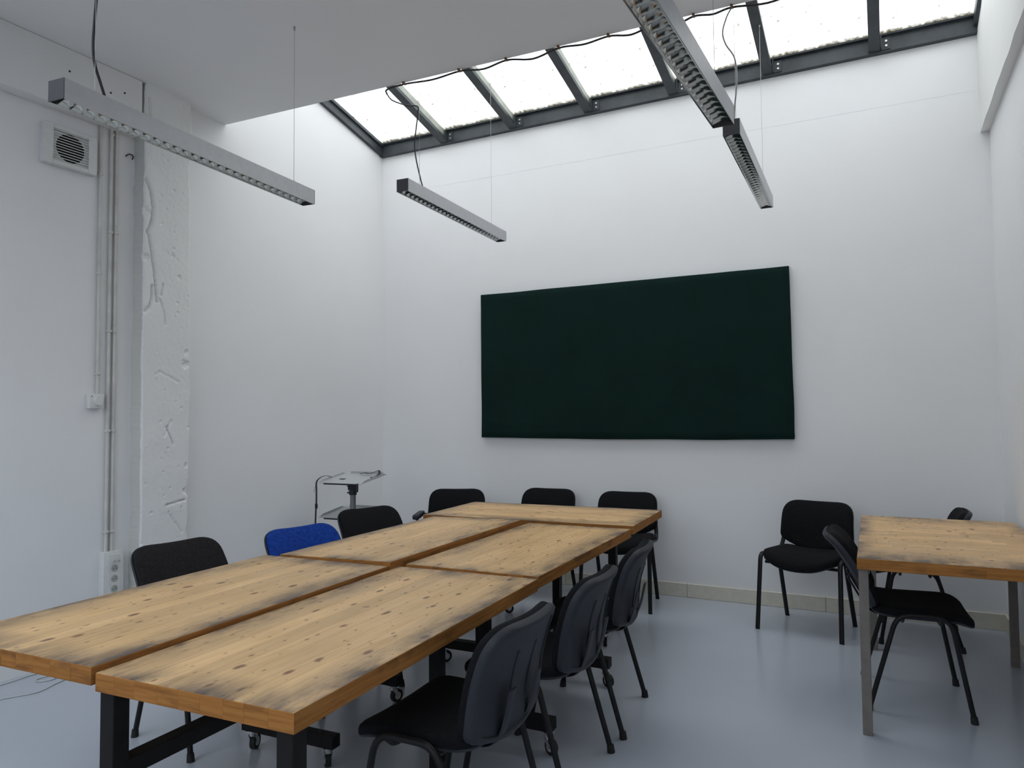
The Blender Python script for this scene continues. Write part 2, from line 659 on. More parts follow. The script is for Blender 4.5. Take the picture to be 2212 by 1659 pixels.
T = 0.20
fl = struct(MB().box(XL - T, XR + T, YR - T, YB + T, -0.12, 0).build('floor', 'floor_resin', smooth=0))
wb = struct(MB().box(XL - T, XR + T, YB, YB + T, -0.12, HW).box(XL, XR, YB - 0.0007, YB, 3.560, HW).build('wall_back', 'wall_white', smooth=0))
prof = [(YR - T, -0.12), (YB, -0.12), (YB, zr(YB) + GL + 0.02), (3.70, zr(3.70) + GL + 0.02), (3.70, HC + 0.3), (YR - T, HC + 0.3)]
struct(MB().prism(prof, 'x', XL - T, XL).build('wall_left', 'wall_white', smooth=0))
struct(MB().prism(prof, 'x', XR, XR + T).build('wall_right', 'wall_white', smooth=0))
m = MB()
m.box(XL, XR, YR - T, YR, -0.12, WZ0)
m.box(XL, XR, YR - T, YR, WZ1, HC + 0.3)
m.box(XL, WX0, YR - T, YR, WZ0, WZ1)
m.box(WX1, XR, YR - T, YR, WZ0, WZ1)
struct(m.build('wall_rear', 'wall_white', smooth=0))
wn = struct(link('added_window', None, None, (WX0, YR - 0.12, WZ0)))  # rear window out of view, added as a source of fill light
NB = 5
for k in range(NB + 1):
    x = (WX1 - WX0) * k / NB
    MB().box(x - 0.022, x + 0.022, -0.02, 0.03, 0, WZ1 - WZ0).build('mullion', 'skylight_steel', wn)
for z in (0.02, 0.85, WZ1 - WZ0 - 0.02):
    MB().box(0, WX1 - WX0, -0.018, 0.028, z - 0.02, z + 0.02).build('transom', 'skylight_steel', wn)
for k in range(NB):
    x0, x1 = (WX1 - WX0) * k / NB + 0.022, (WX1 - WX0) * (k + 1) / NB - 0.022
    for z0, z1 in ((0.04, 0.83), (0.87, WZ1 - WZ0 - 0.04)):
        MB().box(x0, x1, 0.0, 0.005, z0, z1).build('pane', 'clear_glass', wn, smooth=0)
m = MB()
m.prism([(XL, RY1), (XR, RY1), (XR, ceil_edge(XR)), (XL, ceil_edge(XL))], 'z', HC, HC + 0.14)
m.box(XL, XR, YR, RY0, HC, HC + 0.14)
m.box(XL, RX0, RY0, RY1, HC, HC + 0.14)
m.box(RX1, XR, RY0, RY1, HC, HC + 0.14)
struct(m.build('ceiling', 'ceiling_white', smooth=0))
wn = struct(link('added_rooflight', None, None, (RX0, RY0, HC + 0.14)))  # roof light out of view, added to light tables and floor
m = MB()
dx, dy = RX1 - RX0, RY1 - RY0
m.box(-0.06, 0, -0.06, dy + 0.06, 0, 0.12)
m.box(dx, dx + 0.06, -0.06, dy + 0.06, 0, 0.12)
m.box(0, dx, -0.06, 0, 0, 0.12)
m.box(0, dx, dy, dy + 0.06, 0, 0.12)
m.build('kerb', 'wall_white', wn, smooth=0)
for k in range(1, 6):
    MB().box(dx * k / 6 - 0.02, dx * k / 6 + 0.02, 0, dy, 0.06, 0.115).build('glazing_bar', 'skylight_steel', wn)
for k in range(6):
    MB().box(dx * k / 6 + 0.021, dx * (k + 1) / 6 - 0.021, 0, dy, 0.10, 0.106).build('pane', 'clear_glass', wn, smooth=0)
# upstand from the ceiling edge to the glazing
e0, e1 = ceil_edge(XL), ceil_edge(XR)
struct(MB().prism([(XL, e0 - 0.12), (XR, e1 - 0.12), (XR, e1), (XL, e0)], 'z', HC + 0.14, zr(3.8) + GL - 0.02).build('wall_upstand', 'wall_white', smooth=0))

# plaster beam along the right wall (old, bumpy)
bm_ = MB()
XB = 0.625
ys = [YR + (YB - YR) * i / 90 for i in range(91)]
vs_, fs_ = [], []
rows = 5
for y in ys:
    top = HC if y < ceil_edge(XR) else zr(y) + 0.02
    for k in range(rows):
        z = 3.27 + (top - 3.27) * k / (rows - 1)
        a = 0.006 * (noise.noise((y * 5, z * 9, 1.3)))
        vs_.append((XB + a, y, z + (0.006 * noise.noise((y * 7, 3.1, 0)) if k == 0 else 0)))
    vs_.append((XR, y, 3.27 + 0.006 * noise.noise((y * 7, 3.1, 0))))
    vs_.append((XR, y, top))
n_ = rows + 2
for i in range(len(ys) - 1):
    o_ = [i * n_ + rows] + [i * n_ + k for k in range(rows)] + [i * n_ + rows + 1]
    q_ = [v + n_ for v in o_]
    for k in range(len(o_)):
        k2 = (k + 1) % len(o_)
        fs_.append([o_[k], o_[k2], q_[k2], q_[k]])
fs_.append([rows] + list(range(rows)) + [rows + 1])
fs_.append([(len(ys) - 1) * n_ + k for k in [rows] + list(range(rows)) + [rows + 1]])
bm_.add(vs_, fs_)
struct(bm_.build('trim_1', 'plaster_white', smooth=50))

# plaster lintel over the near part of the left wall
XP = -4.185
bm_ = MB()
bm_.box(XL, XP - 0.004, YR, 3.018, 3.235, HC, bev=0.006)
struct(bm_.build('trim_2', 'plaster_white'))


# old plaster pillar with cracks and broken edges
def seg_dist(p, a, b):
    ab = (b[0] - a[0], b[1] - a[1])
    t = max(0, min(1, ((p[0] - a[0]) * ab[0] + (p[1] - a[1]) * ab[1]) / (ab[0] ** 2 + ab[1] ** 2 + 1e-9)))
    return math.hypot(p[0] - a[0] - ab[0] * t, p[1] - a[1] - ab[1] * t)


def build_pillar():
    Y0, Y1 = 3.035, 3.392
    NY, NZ = 76, 560
    cracks = [([(3.05, 2.96), (3.085, 2.88), (3.10, 2.78), (3.095, 2.70), (3.065, 2.62), (3.085, 2.55), (3.10, 2.46),
                (3.118, 2.36), (3.125, 2.28), (3.14, 2.18)], 0.016, 0.008),
              ([(3.05, 2.10), (3.085, 2.14), (3.10, 2.20), (3.10, 2.27)], 0.014, 0.008),
              ([(3.17, 2.22), (3.18, 2.30)], 0.010, 0.005),
              ([(3.16, 2.19), (3.195, 2.10), (3.20, 2.03)], 0.008, 0.006),
              ([(3.22, 1.36), (3.27, 1.25)], 0.012, 0.006),
              ([(3.20, 1.30), (3.25, 1.40)], 0.004, 0.006),
              ([(3.22, 0.85), (3.36, 0.87)], 0.012, 0.005),
              ([(3.24, 0.80), (3.34, 0.66)], 0.006, 0.006),
              ([(3.16, 1.72), (3.30, 1.66)], 0.004, 0.006),
              ([(3.06, 3.50), (3.07, 3.38), (3.06, 3.28)], 0.008, 0.006)]
    chips = [(3.375, 0.93, 0.035, 0.02), (3.355, 1.78, 0.035, 0.014), (3.36, 1.86, 0.022, 0.012), (3.30, 2.36, 0.018, 0.01),
             (3.29, 2.12, 0.012, 0.008), (3.055, 2.45, 0.03, 0.014), (3.05, 2.75, 0.035, 0.014), (3.06, 2.62, 0.02, 0.01),
             (3.25, 2.94, 0.015, 0.008), (3.25, 2.50, 0.02, 0.008), (3.37, 1.10, 0.02, 0.01), (3.20, 1.60, 0.01, 0.006)]
    rnd = random.Random(5)
    pits = [(rnd.uniform(Y0, Y1), rnd.uniform(0.1, 3.4), rnd.uniform(0.005, 0.014), rnd.uniform(0.003, 0.007)) for _ in range(90)]

    def edge(z, s):
        hf = 0.35 if s < 0 else 1.0
        a = 0.012 * noise.noise((z * 3.1, s * 9.0, 0)) + hf * 0.010 * noise.noise((z * 14, s * 5.0, 2)) + hf * 0.006 * noise.noise((z * 45, s, 4))
        if s > 0:
            a += 0.022 * max(0, noise.noise((z * 1.7, 11.0, 0))) - 0.008
            if 1.68 > z > 1.0:
                a += 0.012
        return a
    V, F = [], []
    for j in range(NZ + 1):
        z = HC * j / NZ
        ya, yb = Y0 + edge(z, -1), Y1 + edge(z, 1)
        for i in range(NY + 1):
            y = ya + (yb - ya) * i / NY
            d = 0.0025 * noise.noise((y * 9, z * 9, 0)) + 0.0012 * noise.noise((y * 40, z * 40, 3))
            for pl_, dep, wd in cracks:
                if pl_[0][1] < z - 1 or pl_[0][1] > z + 1:
                    continue
                m_ = min(seg_dist((y, z), pl_[k], pl_[k + 1]) for k in range(len(pl_) - 1))
                m_ += 0.004 * noise.noise((y * 60, z * 60, 7))
                d -= 1.5 * dep * math.exp(-(m_ / (1.15 * wd)) ** 2)
            for cy, cz, rr, dep in chips + pits:
                if abs(z - cz) < rr * 2 and abs(y - cy) < rr * 2:
                    m_ = math.hypot(y - cy, z - cz) + rr * 0.5 * noise.noise((y * 50, z * 50, 9))
                    d -= dep * max(0, 1 - (m_ / rr) ** 2)
            e_ = min(y - ya, yb - y)
            if e_ < 0.012:
                d -= 0.010 * (1 - e_ / 0.012) ** 2
            V.append((XP + d, y, z))
    for j in range(NZ):
        for i in range(NY):
            a = j * (NY + 1) + i
            F.append((a, a + 1, a + NY + 2, a + NY + 1))
    mb = MB()
    mb.add(V, F, 0)
    # returns to the wall on both sides
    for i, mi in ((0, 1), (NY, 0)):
        V2, F2 = [], []
        for j in range(NZ + 1):
            p = V[j * (NY + 1) + i]
            for k in range(6):
                x = p[0] + (XL - p[0]) * k / 5
                V2.append((x, p[1] + (0.003 * noise.noise((x * 30, p[2] * 12, 5)) if k else 0), p[2]))
        for j in range(NZ):
            for k in range(5):
                a = j * 6 + k
                F2.append((a, a + 1, a + 7, a + 6))
        mb.add(V2, F2, mi)
    struct(mb.build('wall_pillar', ['plaster_white', 'plaster_shaded'], smooth=45))


build_pillar()

# baseboards, in lengths with butt joints
bb = struct(link('baseboard_back', None))
x = XL
joints = [XL, -3.35, -2.40, -1.385, -0.40, 0.45, XR]
for a, b in zip(joints[:-1], joints[1:]):
    MB().box(a + 0.001, b - 0.001, YB - 0.014, YB, 0, 0.106, bev=0.003).build('board', 'baseboard_beige', bb)
bb = struct(link('baseboard_right', None))
for a, b in ((YR, -1.0), (-1.0, 1.2), (1.2, 3.4), (3.4, YB - 0.014)):
    MB().box(XR - 0.014, XR, a + 0.001, b - 0.001, 0, 0.106, bev=0.003).build('board', 'baseboard_beige', bb)
bb = struct(link('baseboard_left', None))
for a, b in ((3.42, 4.5), (4.5, YB - 0.014)):
    MB().box(XL, XL + 0.014, a + 0.001, b - 0.001, 0, 0.106, bev=0.003).build('board', 'baseboard_beige', bb)

# ------------------------------------------------------------------ skylight
sk = struct(link('window_1', None, None, (XL, YB, HW)))
RX = [-3.555, -2.84, -2.13, -1.415, -0.70, 0.013]
ang = math.atan(SL)
LEN = (YB - 3.70) / math.cos(ang)


def sloped(mb, x0, x1, s0, s1, h0, h1, bev=0.0, mi=0):
    """box in skylight space: x world, s up the slope from the back wall, h above the rafter underside"""
    m = Matrix.Translation((0, YB, HW)) @ Matrix.Rotation(-ang, 4, 'X')
    return mb.box(x0, x1, -s1, -s0, h0, h1, bev, mi, mat=m)


def sk_build(mb, name, mat, parent=None, smooth=35):
    o = mb.build(name, mat, parent or sk, smooth)
    if parent is None:
        o.location = (-XL, -YB, -HW)
    return o


for x in RX:
    m = MB()
    sloped(m, x - 0.036, x + 0.036, 0.005, LEN, 0.0, 0.030)            # flange
    rf = sk_build(m, 'rafter', 'skylight_steel')
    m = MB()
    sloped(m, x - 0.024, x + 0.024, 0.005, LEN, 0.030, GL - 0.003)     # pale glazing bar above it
    m.build('glazing_bar', 'glazing_pale', rf)
m = MB()
sloped(m, XL, XL + 0.035, 0.005, LEN, 0.0, GL - 0.004)
sloped(m, XL + 0.035, XL + 0.055, 0.005, LEN, GL - 0.03, GL - 0.004)
sk_build(m, 'edge_rafter', 'skylight_steel')
m = MB()
sloped(m, XB - 0.02, XB + 0.012, 0.02, LEN, 0.03, GL - 0.004)
sk_build(m, 'edge_rafter', 'skylight_steel')
m = MB()
m.box(XL, XR, YB - 0.045, YB + 0.0, HW + 0.001, HW + 0.105)
m.box(XL, XR, YB - 0.075, YB + 0.0, HW + 0.105, HW + 0.117)
sk_build(m, 'bottom_rail', 'skylight_steel')
m = MB()
m.box(XL, XR, YB - 0.0, YB + 0.06, HW + 0.001, HW + 0.115)
sk_build(m, 'gutter', 'skylight_steel')
edges = [XL + 0.03] + RX + [XB + 0.01]
for k in range(7):
    a, b = edges[k] + 0.004, edges[k + 1] - 0.004
    g = MB().box(a - (a + b) / 2, b - (a + b) / 2, -LEN, 0.0, 0, 0.006).build('pane', 'dirty_glass', sk, smooth=0)
    gp = Matrix.Translation((0, YB, HW)) @ Matrix.Rotation(-ang, 4, 'X') @ Vector(((a + b) / 2, -0.055, GL))
    g.location = gp - Vector((XL, YB, HW))
    g.rotation_euler = (-ang, 0, 0)
for x in RX:                                                            # cleats with two bolts each
    cl = MB()
    cl.box(x + 0.040, x + 0.046, YB - 0.10, YB - 0.046, HW + 0.012, HW + 0.10)
    cl.box(x + 0.040, x + 0.10, YB - 0.052, YB - 0.046, HW + 0.012, HW + 0.10)
    c_ = sk_build(cl, 'cleat', 'skylight_steel')
    for dz in (0.035, 0.068):
        MB().cyl((x + 0.075, YB - 0.060, HW + dz), (x + 0.075, YB - 0.050, HW + dz), 0.008, 8).build('bolt', 'bolt_steel', c_)

# ------------------------------------------------------------------ felt covered panel on the back wall
def felt_panel():
    x0, x1, z0, z1, d = -3.176, -0.588, 1.222, 2.490, 0.055
    NX, NZ = 90, 44
    t = thing('felt_panel', 'large dark green felt covered pinboard hung on the back wall', 'pinboard', ((x0 + x1) / 2, YB, z0))
    V, F = [], []

    def P(i, j):
        u, v = i / NX, j / NZ
        x, z = x0 + (x1 - x0) * u, z0 + (z1 - z0) * v
        ex = min(u, 1 - u) * (x1 - x0)
        ez = min(v, 1 - v) * (z1 - z0)
        if j == 0:
            z += 0.006 * noise.noise((x * 2.2, 0, 0)) - 0.010 * math.sin(u * math.pi) * 0.8
        if j == NZ:
            z += 0.003 * noise.noise((x * 3, 5, 0))
        if i in (0, NX):
            x += 0.004 * noise.noise((z * 3, 8, 0)) + (0.010 * (1 - v) if i == NX else 0)
        y = YB - d
        y += 0.012 * max(0, 1 - min(ex, ez) / 0.012) ** 2
        y += 0.003 * noise.noise((x * 1.5, z * 2.0, 2))
        if 0.02 < u < 0.75:                                # crease low on the cloth
            zc = z0 + 0.115 + 0.03 * u + 0.006 * noise.noise((x * 3, 1, 1))
            y -= 0.004 * math.exp(-((z - zc) / 0.010) ** 2)
        return (x - (x0 + x1) / 2, y - YB, z - z0)
    for j in range(NZ + 1):
        for i in range(NX + 1):
            V.append(P(i, j))
    for j in range(NZ):
        for i in range(NX):
            a = j * (NX + 1) + i
            F.append((a, a + 1, a + NX + 2, a + NX + 1))
    mb = MB().add(V, F)
    ring = [j * 0 + i for i in range(NX + 1)] + [j * (NX + 1) + NX for j in range(1, NZ + 1)] + \
           [NZ * (NX + 1) + i for i in range(NX - 1, -1, -1)] + [j * (NX + 1) for j in range(NZ - 1, 0, -1)]
    b = [V[k] for k in ring]
    n = len(b)
    mb.add(b + [(p[0], -0.004, p[2]) for p in b], [[k, (k + 1) % n, n + (k + 1) % n, n + k] for k in range(n)] + [list(range(n, 2 * n))])
    mb.build('felt_cover', 'felt_green', t, smooth=60)
    for cx, cz, r in ((x1 - 0.012, z1 - 0.05, 0.024), (x1 + 0.0, z0 + 0.03, 0.022)):
        lump = MB().box(cx - (x0 + x1) / 2 - r / 2, cx - (x0 + x1) / 2 + r / 2, -d + 0.01, -0.01, cz - z0 - r, cz - z0 + r, bev=0.008, seg=2)
        lump.build('folded_corner', 'felt_green', t)


felt_panel()


# ------------------------------------------------------------------ pendant lamps
LAMP_L, LAMP_W, LAMP_H = 1.50, 0.085, 0.08
NBL = 28


def lamp_meshes():
    d = {}
    w2, h, l = LAMP_W / 2, LAMP_H, LAMP_L
    m = MB()
    t = 0.003
    m.box(-w2, -w2 + t, 0.004, l - 0.004, 0, h)
    m.box(w2 - t, w2, 0.004, l - 0.004, 0, h)
    m.box(-w2 + t, w2 - t, 0.004, l - 0.004, h - t, h)
    d['housing'] = m.mesh('housing', 'lamp_aluminium', 0)
    m = MB()
    m.box(-w2, w2, 0, 0.004, 0, h, bev=0.0008)
    d['end_cap'] = m.mesh('end_cap', 'lamp_endcap', 0)
    # curved side reflectors
    for s in (-1, 1):
        m = MB()
        pr = []
        for k in range(7):
            a = k / 6
            pr.append((s * (w2 - 0.004 - 0.016 * a * a), 0.002 + 0.045 * a))
        vs2 = [(p, 0.006, q) for p, q in pr] + [(p, l - 0.006, q) for p, q in pr]
        m.add(vs2, [[k, k + 1, 8 + k, 7 + k] for k in range(6)])
        m.box(s * (w2 - 0.004) - 0.002, s * (w2 - 0.004) + 0.002, 0.006, l - 0.006, 0.0, 0.003)
        d['reflector%d' % s] = m.mesh('reflector', 'louver_metal', 60)
    # one cross blade: V section, curved faces, dipping in the middle
    m = MB()
    n = 8
    V, F = [], []
    for i in range(n + 1):
        u = -1 + 2 * i / n
        x = u * (w2 - 0.006)
        low = 0.002 + 0.012 * (1 - abs(u))
        V += [(x, 0.0, low), (x, -0.0012, low + 0.009), (x, -0.0035, low + 0.018), (x, -0.011, 0.044), (x, 0.011, 0.044), (x, 0.0035, low + 0.018), (x, 0.0012, low + 0.009)]
    for i in range(n):
        for k in range(7):
            a, b = i * 7 + k, i * 7 + (k + 1) % 7
            F.append((a, b, b + 7, a + 7))
    F += [tuple(range(7)), tuple(n * 7 + k for k in range(7))[::-1]]
    m.add(V, F)
    d['blade'] = m.mesh('louver_blade', 'louver_metal', 50)
    m = MB()
    m.box(-w2 + t, w2 - t, 0.004, l - 0.004, h - 0.014, h - t)
    d['gear'] = m.mesh('gear_tray', 'lamp_inner', 0)
    m = MB()
    m.cyl((0, 0.02, 0.054), (0, l - 0.02, 0.054), 0.008, 12)
    d['tube'] = m.mesh('fluorescent_tube', 'tube_white', 40)
    return d


LM = lamp_meshes()


def make_lamp(loc, yaw, label):
    t = thing('pendant_lamp', label, 'lamp', loc, -yaw, 'linear pendant lamps')
    link('housing', LM['housing'], t)
    link('end_cap', LM['end_cap'], t)
    link('end_cap', LM['end_cap'], t, (0, LAMP_L - 0.004, 0))
    link('reflector', LM['reflector-1'], t)
    link('reflector', LM['reflector1'], t)
    link('gear_tray', LM['gear'], t)
    link('fluorescent_tube', LM['tube'], t)
    p = (LAMP_L - 0.012) / NBL
    for k in range(NBL):
        link('louver_blade', LM['blade'], t, (0, 0.006 + p * (k + 0.5), 0))
    return t


def wpt(t, yaw, loc, p):
    """world -> lamp local"""
    v = Vector(p) - Vector(loc)
    c, s = math.cos(yaw), math.sin(yaw)
    return Vector((v.x * c - v.y * s, v.x * s + v.y * c, v.z))


def lamp_wire(t, yaw, loc, s, ztop):
    p0 = Vector((0, s, LAMP_H))
    p1 = Vector((0, s, ztop - loc[2]))
    m = MB().cyl(p0, p1, 0.0012, 6)
    m.cyl(p0, p0 + Vector((0, 0, 0.022)), 0.005, 8)
    m.cyl(p1 - Vector((0, 0, 0.02)), p1, 0.006, 8)
    m.build('suspension_wire', 'wire_steel', t)


def lamp_cable(t, yaw, loc, pts, r=0.0042, mat='cable_black'):
    m = MB().tube(spline([wpt(t, yaw, loc, p) for p in pts]), r, 8)
    m.build('power_cable', mat, t)


lp = (-2.740, 1.614, 2.618); yw = -0.087
t = make_lamp(lp, yw, 'grey pendant lamp nearest the pillar, hanging in front of the wall vent')
lamp_wire(t, yw, lp, 0.16, HC)
lamp_wire(t, yw, lp, 1.37, HC)
lamp_cable(t, yw, lp, [(-2.757, 1.825, 2.695), (-2.757, 1.80, 2.76), (-2.758, 1.775, 2.83), (-2.76, 1.768, 2.90), (-2.76, 1.772, 3.0), (-2.76, 1.785, 3.2), (-2.76, 1.79, 3.4), (-2.76, 1.79, HC)], r=0.0055)

lp = (-2.678, 3.741, 2.842); yw = -0.053
t = make_lamp(lp, yw, 'grey pendant lamp left of centre, hanging above the left end of the pinboard')
lamp_wire(t, yw, lp, 0.21, zr(3.95))
lamp_wire(t, yw, lp, 1.31, zr(5.05) + 0.01)
lamp_cable(t, yw, lp, [(-2.690, 4.00, 2.922), (-2.70, 3.975, 3.0), (-2.715, 3.95, 3.12), (-2.72, 3.94, 3.22), (-2.71, 3.945, 3.33), (-2.70, 3.95, 3.43),
                       (-2.705, 3.95, 3.475), (-2.78, 3.93, 3.49), (-2.87, 3.90, 3.53), (-2.905, 3.885, 3.575)])

lp = (-0.592, 1.478, 2.580); yw = 0.031
t = make_lamp(lp, yw, 'nearest pendant lamp on the right, cut off by the top edge')
lamp_wire(t, yw, lp, 0.16, HC)
lamp_wire(t, yw, lp, 1.36, HC)
lamp_cable(t, yw, lp, [(-0.585, 1.75, 2.66), (-0.58, 1.74, 2.9), (-0.57, 1.76, 3.2), (-0.56, 1.77, HC)])

lp = (-0.655, 3.781, 2.844); yw = -0.02
t = make_lamp(lp, yw, 'grey pendant lamp right of centre, hanging above the right end of the pinboard')
lamp_wire(t, yw, lp, 0.17, zr(3.98))
lamp_wire(t, yw, lp, 1.32, zr(5.1) + 0.01)
lamp_cable(t, yw, lp, [(-0.650, 3.845, 2.924), (-0.648, 3.85, 3.0), (-0.635, 3.86, 3.15), (-0.645, 3.87, 3.28), (-0.69, 3.88, 3.37), (-0.705, 3.88, 3.44), (-0.685, 3.89, 3.52), (-0.665, 3.905, 3.568)], mat='wire_steel')

# cable clipped along the ceiling edge
cab = thing('ceiling_cable', 'dark electric cable sagging between clips along the ceiling edge below the skylight', 'cable', (-1.7, 3.85, HC))
pts = [(-2.905, 3.885, 3.575), (-2.86, 3.83, 3.574)]
clips = [-2.72, -2.31, -1.985, -1.645, -1.34, -1.09, -0.86, -0.66, -0.30, 0.10, 0.45]
for i, x in enumerate(clips):
    pts.append((x, ceil_edge(x) + 0.006, 3.582))
    if i < len(clips) - 1:
        xm = (x + clips[i + 1]) / 2
        pts.append((xm, ceil_edge(xm) + 0.012, 3.572 - 0.008 * ((i * 7) % 3)))
pts = [Vector(p) - Vector((-1.7, 3.85, HC)) for p in pts]
MB().tube(spline(pts, 6), 0.006, 8).build('cable', 'cable_black', cab)
for x in clips:
    MB().box(x - 0.006 + 1.7, x + 0.006 + 1.7, ceil_edge(x) - 3.85 - 0.022, ceil_edge(x) - 3.85 + 0.013, -0.013, 0.0, bev=0.002).build('clip', 'rust', cab)


# ------------------------------------------------------------------ tables
TH = 0.050


def plank_top(t, Lx, Wd, z, n, seed=0, joints=0, roll=0.0):
    """staves laid side by side; local frame centred on the table, length along y"""
    top = link('tabletop', None, t, (0, 0, z), (0, roll, 0))
    rnd = random.Random(seed)
    ws = [rnd.uniform(0.85, 1.15) for _ in range(n)]
    tot = sum(ws)
    c = -Wd / 2
    g = 0.00025
    for i in range(n):
        wd = Wd * ws[i] / tot
        a, b = c, c + wd
        c = b
        cuts = [-Lx / 2, Lx / 2]
        if joints:
            cuts = [-Lx / 2] + sorted(rnd.uniform(-Lx * .42, Lx * .42) for _ in range(joints)) + [Lx / 2]
        for j in range(len(cuts) - 1):
            y0, y1 = cuts[j] + (g if j else 0), cuts[j + 1] - (g if j < len(cuts) - 2 else 0)
            x0, x1 = a + (g if i else 0), b - (g if i < n - 1 else 0)
            ox = 0.0035
            bm = bmesh.new()
            bmesh.ops.create_cube(bm, size=1)
            for v in bm.verts:
                v.co = ((v.co.x + .5) * (x1 - x0) + x0, (v.co.y + .5) * (y1 - y0) + y0, (v.co.z - .5) * TH)
            # soften only the outer rim of the top
            ed = []
            for e in bm.edges:
                p, q = e.verts[0].co, e.verts[1].co
                for ax, val in ((0, -Wd / 2), (0, Wd / 2), (1, -Lx / 2), (1, Lx / 2)):
                    if abs(p[ax] - val) < 1e-6 and abs(q[ax] - val) < 1e-6 and (abs(p.z - q.z) < 1e-6):
                        ed.append(e)
            ed = list(set(ed))
            if ed:
                bmesh.ops.bevel(bm, geom=ed, offset=0.0025, segments=2, profile=0.5, affect='EDGES')
            bm.normal_update()
            bm.verts.index_update()
            me = bpy.data.meshes.new('stave')
            uvl = bm.loops.layers.uv.new('UVMap')
            for f in bm.faces:
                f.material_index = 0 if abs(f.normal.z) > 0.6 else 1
                for lp_ in f.loops:
                    co = lp_.vert.co
                    if f.material_index == 0:
                        lp_[uvl].uv = (co.y / (Lx / 2) * 0.72, co.x / (Wd / 2) * 0.34)
                    elif abs(f.normal.x) > abs(f.normal.y):
                        lp_[uvl].uv = (co.y, co.z)
                    else:
                        lp_[uvl].uv = (co.x, co.z)
            bm.to_mesh(me)
            bm.free()
            me.materials.append(MATS['pine_top'])
            me.materials.append(MATS['pine_edge'])
            link('stave', me, top)
    return top


def caster(t, x, y, ztop=0.09, ang_=0.6):
    c = MB()
    c.box(-0.022, 0.022, -0.022, 0.022, ztop - 0.005, ztop)
    c.cyl((0, 0, ztop - 0.025), (0, 0, ztop - 0.005), 0.014, 10)
    for s in (-1, 1):
        c.prism([(-0.012, ztop - 0.02), (0.014, ztop - 0.02), (0.034, 0.03), (0.018, 0.026)], 'y', s * 0.014 - 0.0015, s * 0.014 + 0.0015)
    o = c.build('caster', 'chrome', t, loc=(x, y, 0))
    o.rotation_euler = (0, 0, ang_)
    wv = MB().cyl((0.024, -0.011, 0.032), (0.024, 0.011, 0.032), 0.032, 20)
    wv.build('wheel', 'rubber', o)
    MB().cyl((0.024, -0.0125, 0.032), (0.024, 0.0125, 0.032), 0.018, 16).build('hub', 'caster_grey', o)
    return o


def post(t, x, y, z1, z0=0.0, s=0.025, name='leg'):
    return MB().box(x - s, x + s, y - s, y + s, z0, z1, bev=0.002).build(name, 'metal_black_matt', t)


def beam_x(t, x0, x1, y, z0=0.09, z1=0.14, s=0.025, name='foot_beam'):
    return MB().box(x0, x1, y - s, y + s, z0, z1, bev=0.002).build(name, 'metal_black_matt', t)


def bar(t, p, q, s=0.02, name='stretcher'):
    p, q = Vector(p), Vector(q)
    d = q - p
    m = Matrix.Translation(p) @ d.to_track_quat('Y', 'Z').to_matrix().to_4x4()
    return MB().box(-s, s, 0, d.length, -s, s, bev=0.002, mat=m).build(name, 'metal_black_matt', t)


def table(label, cx, cy, rz, Lx, Wd, z, n, seed, **kw):
    t = thing('work_table', label, 'table', (cx, cy, 0), rz, 'pine work tables')
    plank_top(t, Lx, Wd, z, n, seed=seed, **kw)
    c, s = math.cos(rz), math.sin(rz)

    def loc(x, y):
        dx, dy = x - cx, y - cy
        return dx * c + dy * s, -dx * s + dy * c
    return t, loc


R = math.radians
# nearest right
t, lc = table('pine table nearest the camera, right half, with a steel leg at its front left corner', -1.583, 1.985, R(2.7), 1.46, 0.670, 0.745, 9, 11)
zb = 0.745 - TH
for X, Y in ((-1.865, 1.285), (-1.262, 1.315), (-1.625, 2.50)):
    post(t, *lc(X, Y), zb)
a, b = lc(-1.865, 1.30), lc(-1.90, 2.50)
bar(t, (a[0], a[1] + 0.01, 0.475), (b[0], b[1], 0.475), 0.024)
bar(t, (*lc(-1.90, 2.50), zb - 0.021), (*lc(-1.35, 2.50), zb - 0.021), 0.02, 'top_rail')
for q in ((783, -1.903, 2.376), (815, -1.868, 2.428), (832, -1.77, 2.35)):
    h_ = lc(q[1], q[2])
    MB().cyl((h_[0], h_[1], 0.7449), (h_[0], h_[1], 0.7453), 0.0045, 10).build('screw_hole', 'rust', t)
bar(t, (*lc(-1.90, 2.50), zb - 0.02), (*lc(-1.90, 2.50), 0.46), 0.02, 'hanger')

# nearest left
t, lc = table('pine table nearest the camera, left half, cut off by the left edge', -2.274, 1.910, R(2.6), 1.385, 0.700, 0.760, 9, 12)
zb = 0.760 - TH
for X, Y in ((-2.10, 1.44), (-2.235, 2.30)):
    post(t, *lc(X, Y), zb, 0.14)
for Y, x0, x1 in ((1.44, -2.40, -1.96), (2.30, -2.47, -1.99)):
    a, b = lc(x0, Y), lc(x1, Y + 0.02)
    beam_x(t, a[0], b[0], (a[1] + b[1]) / 2)
    caster(t, a[0] + 0.04, (a[1] + b[1]) / 2, ang_=1.9)
    caster(t, b[0] - 0.04, (a[1] + b[1]) / 2, ang_=2.4)
bar(t, (*lc(-2.10, 1.44), 0.64), (*lc(-2.235, 2.30), 0.64), 0.018)

# middle left
t, lc = table('pine table in the middle of the row, left half, lifted slightly above its neighbours', -2.297, 3.325, R(1.7), 1.395, 0.636, 0.768, 9, 13, roll=-0.020)
zb = 0.768 - TH - 0.007
for X, Y in ((-2.28, 2.98), (-2.045, 3.60)):
    post(t, *lc(X, Y), zb, 0.14)
for X, Y in ((-2.28, 2.98), (-2.10, 3.60)):
    a = lc(X, Y)
    beam_x(t, a[0] - 0.24, a[0] + 0.12, a[1])
    caster(t, a[0] - 0.20, a[1], ang_=1.0)
    caster(t, a[0] + 0.08, a[1], ang_=1.3)
bar(t, (*lc(-2.28, 2.98), 0.62), (*lc(-2.045, 3.60), 0.62), 0.018)

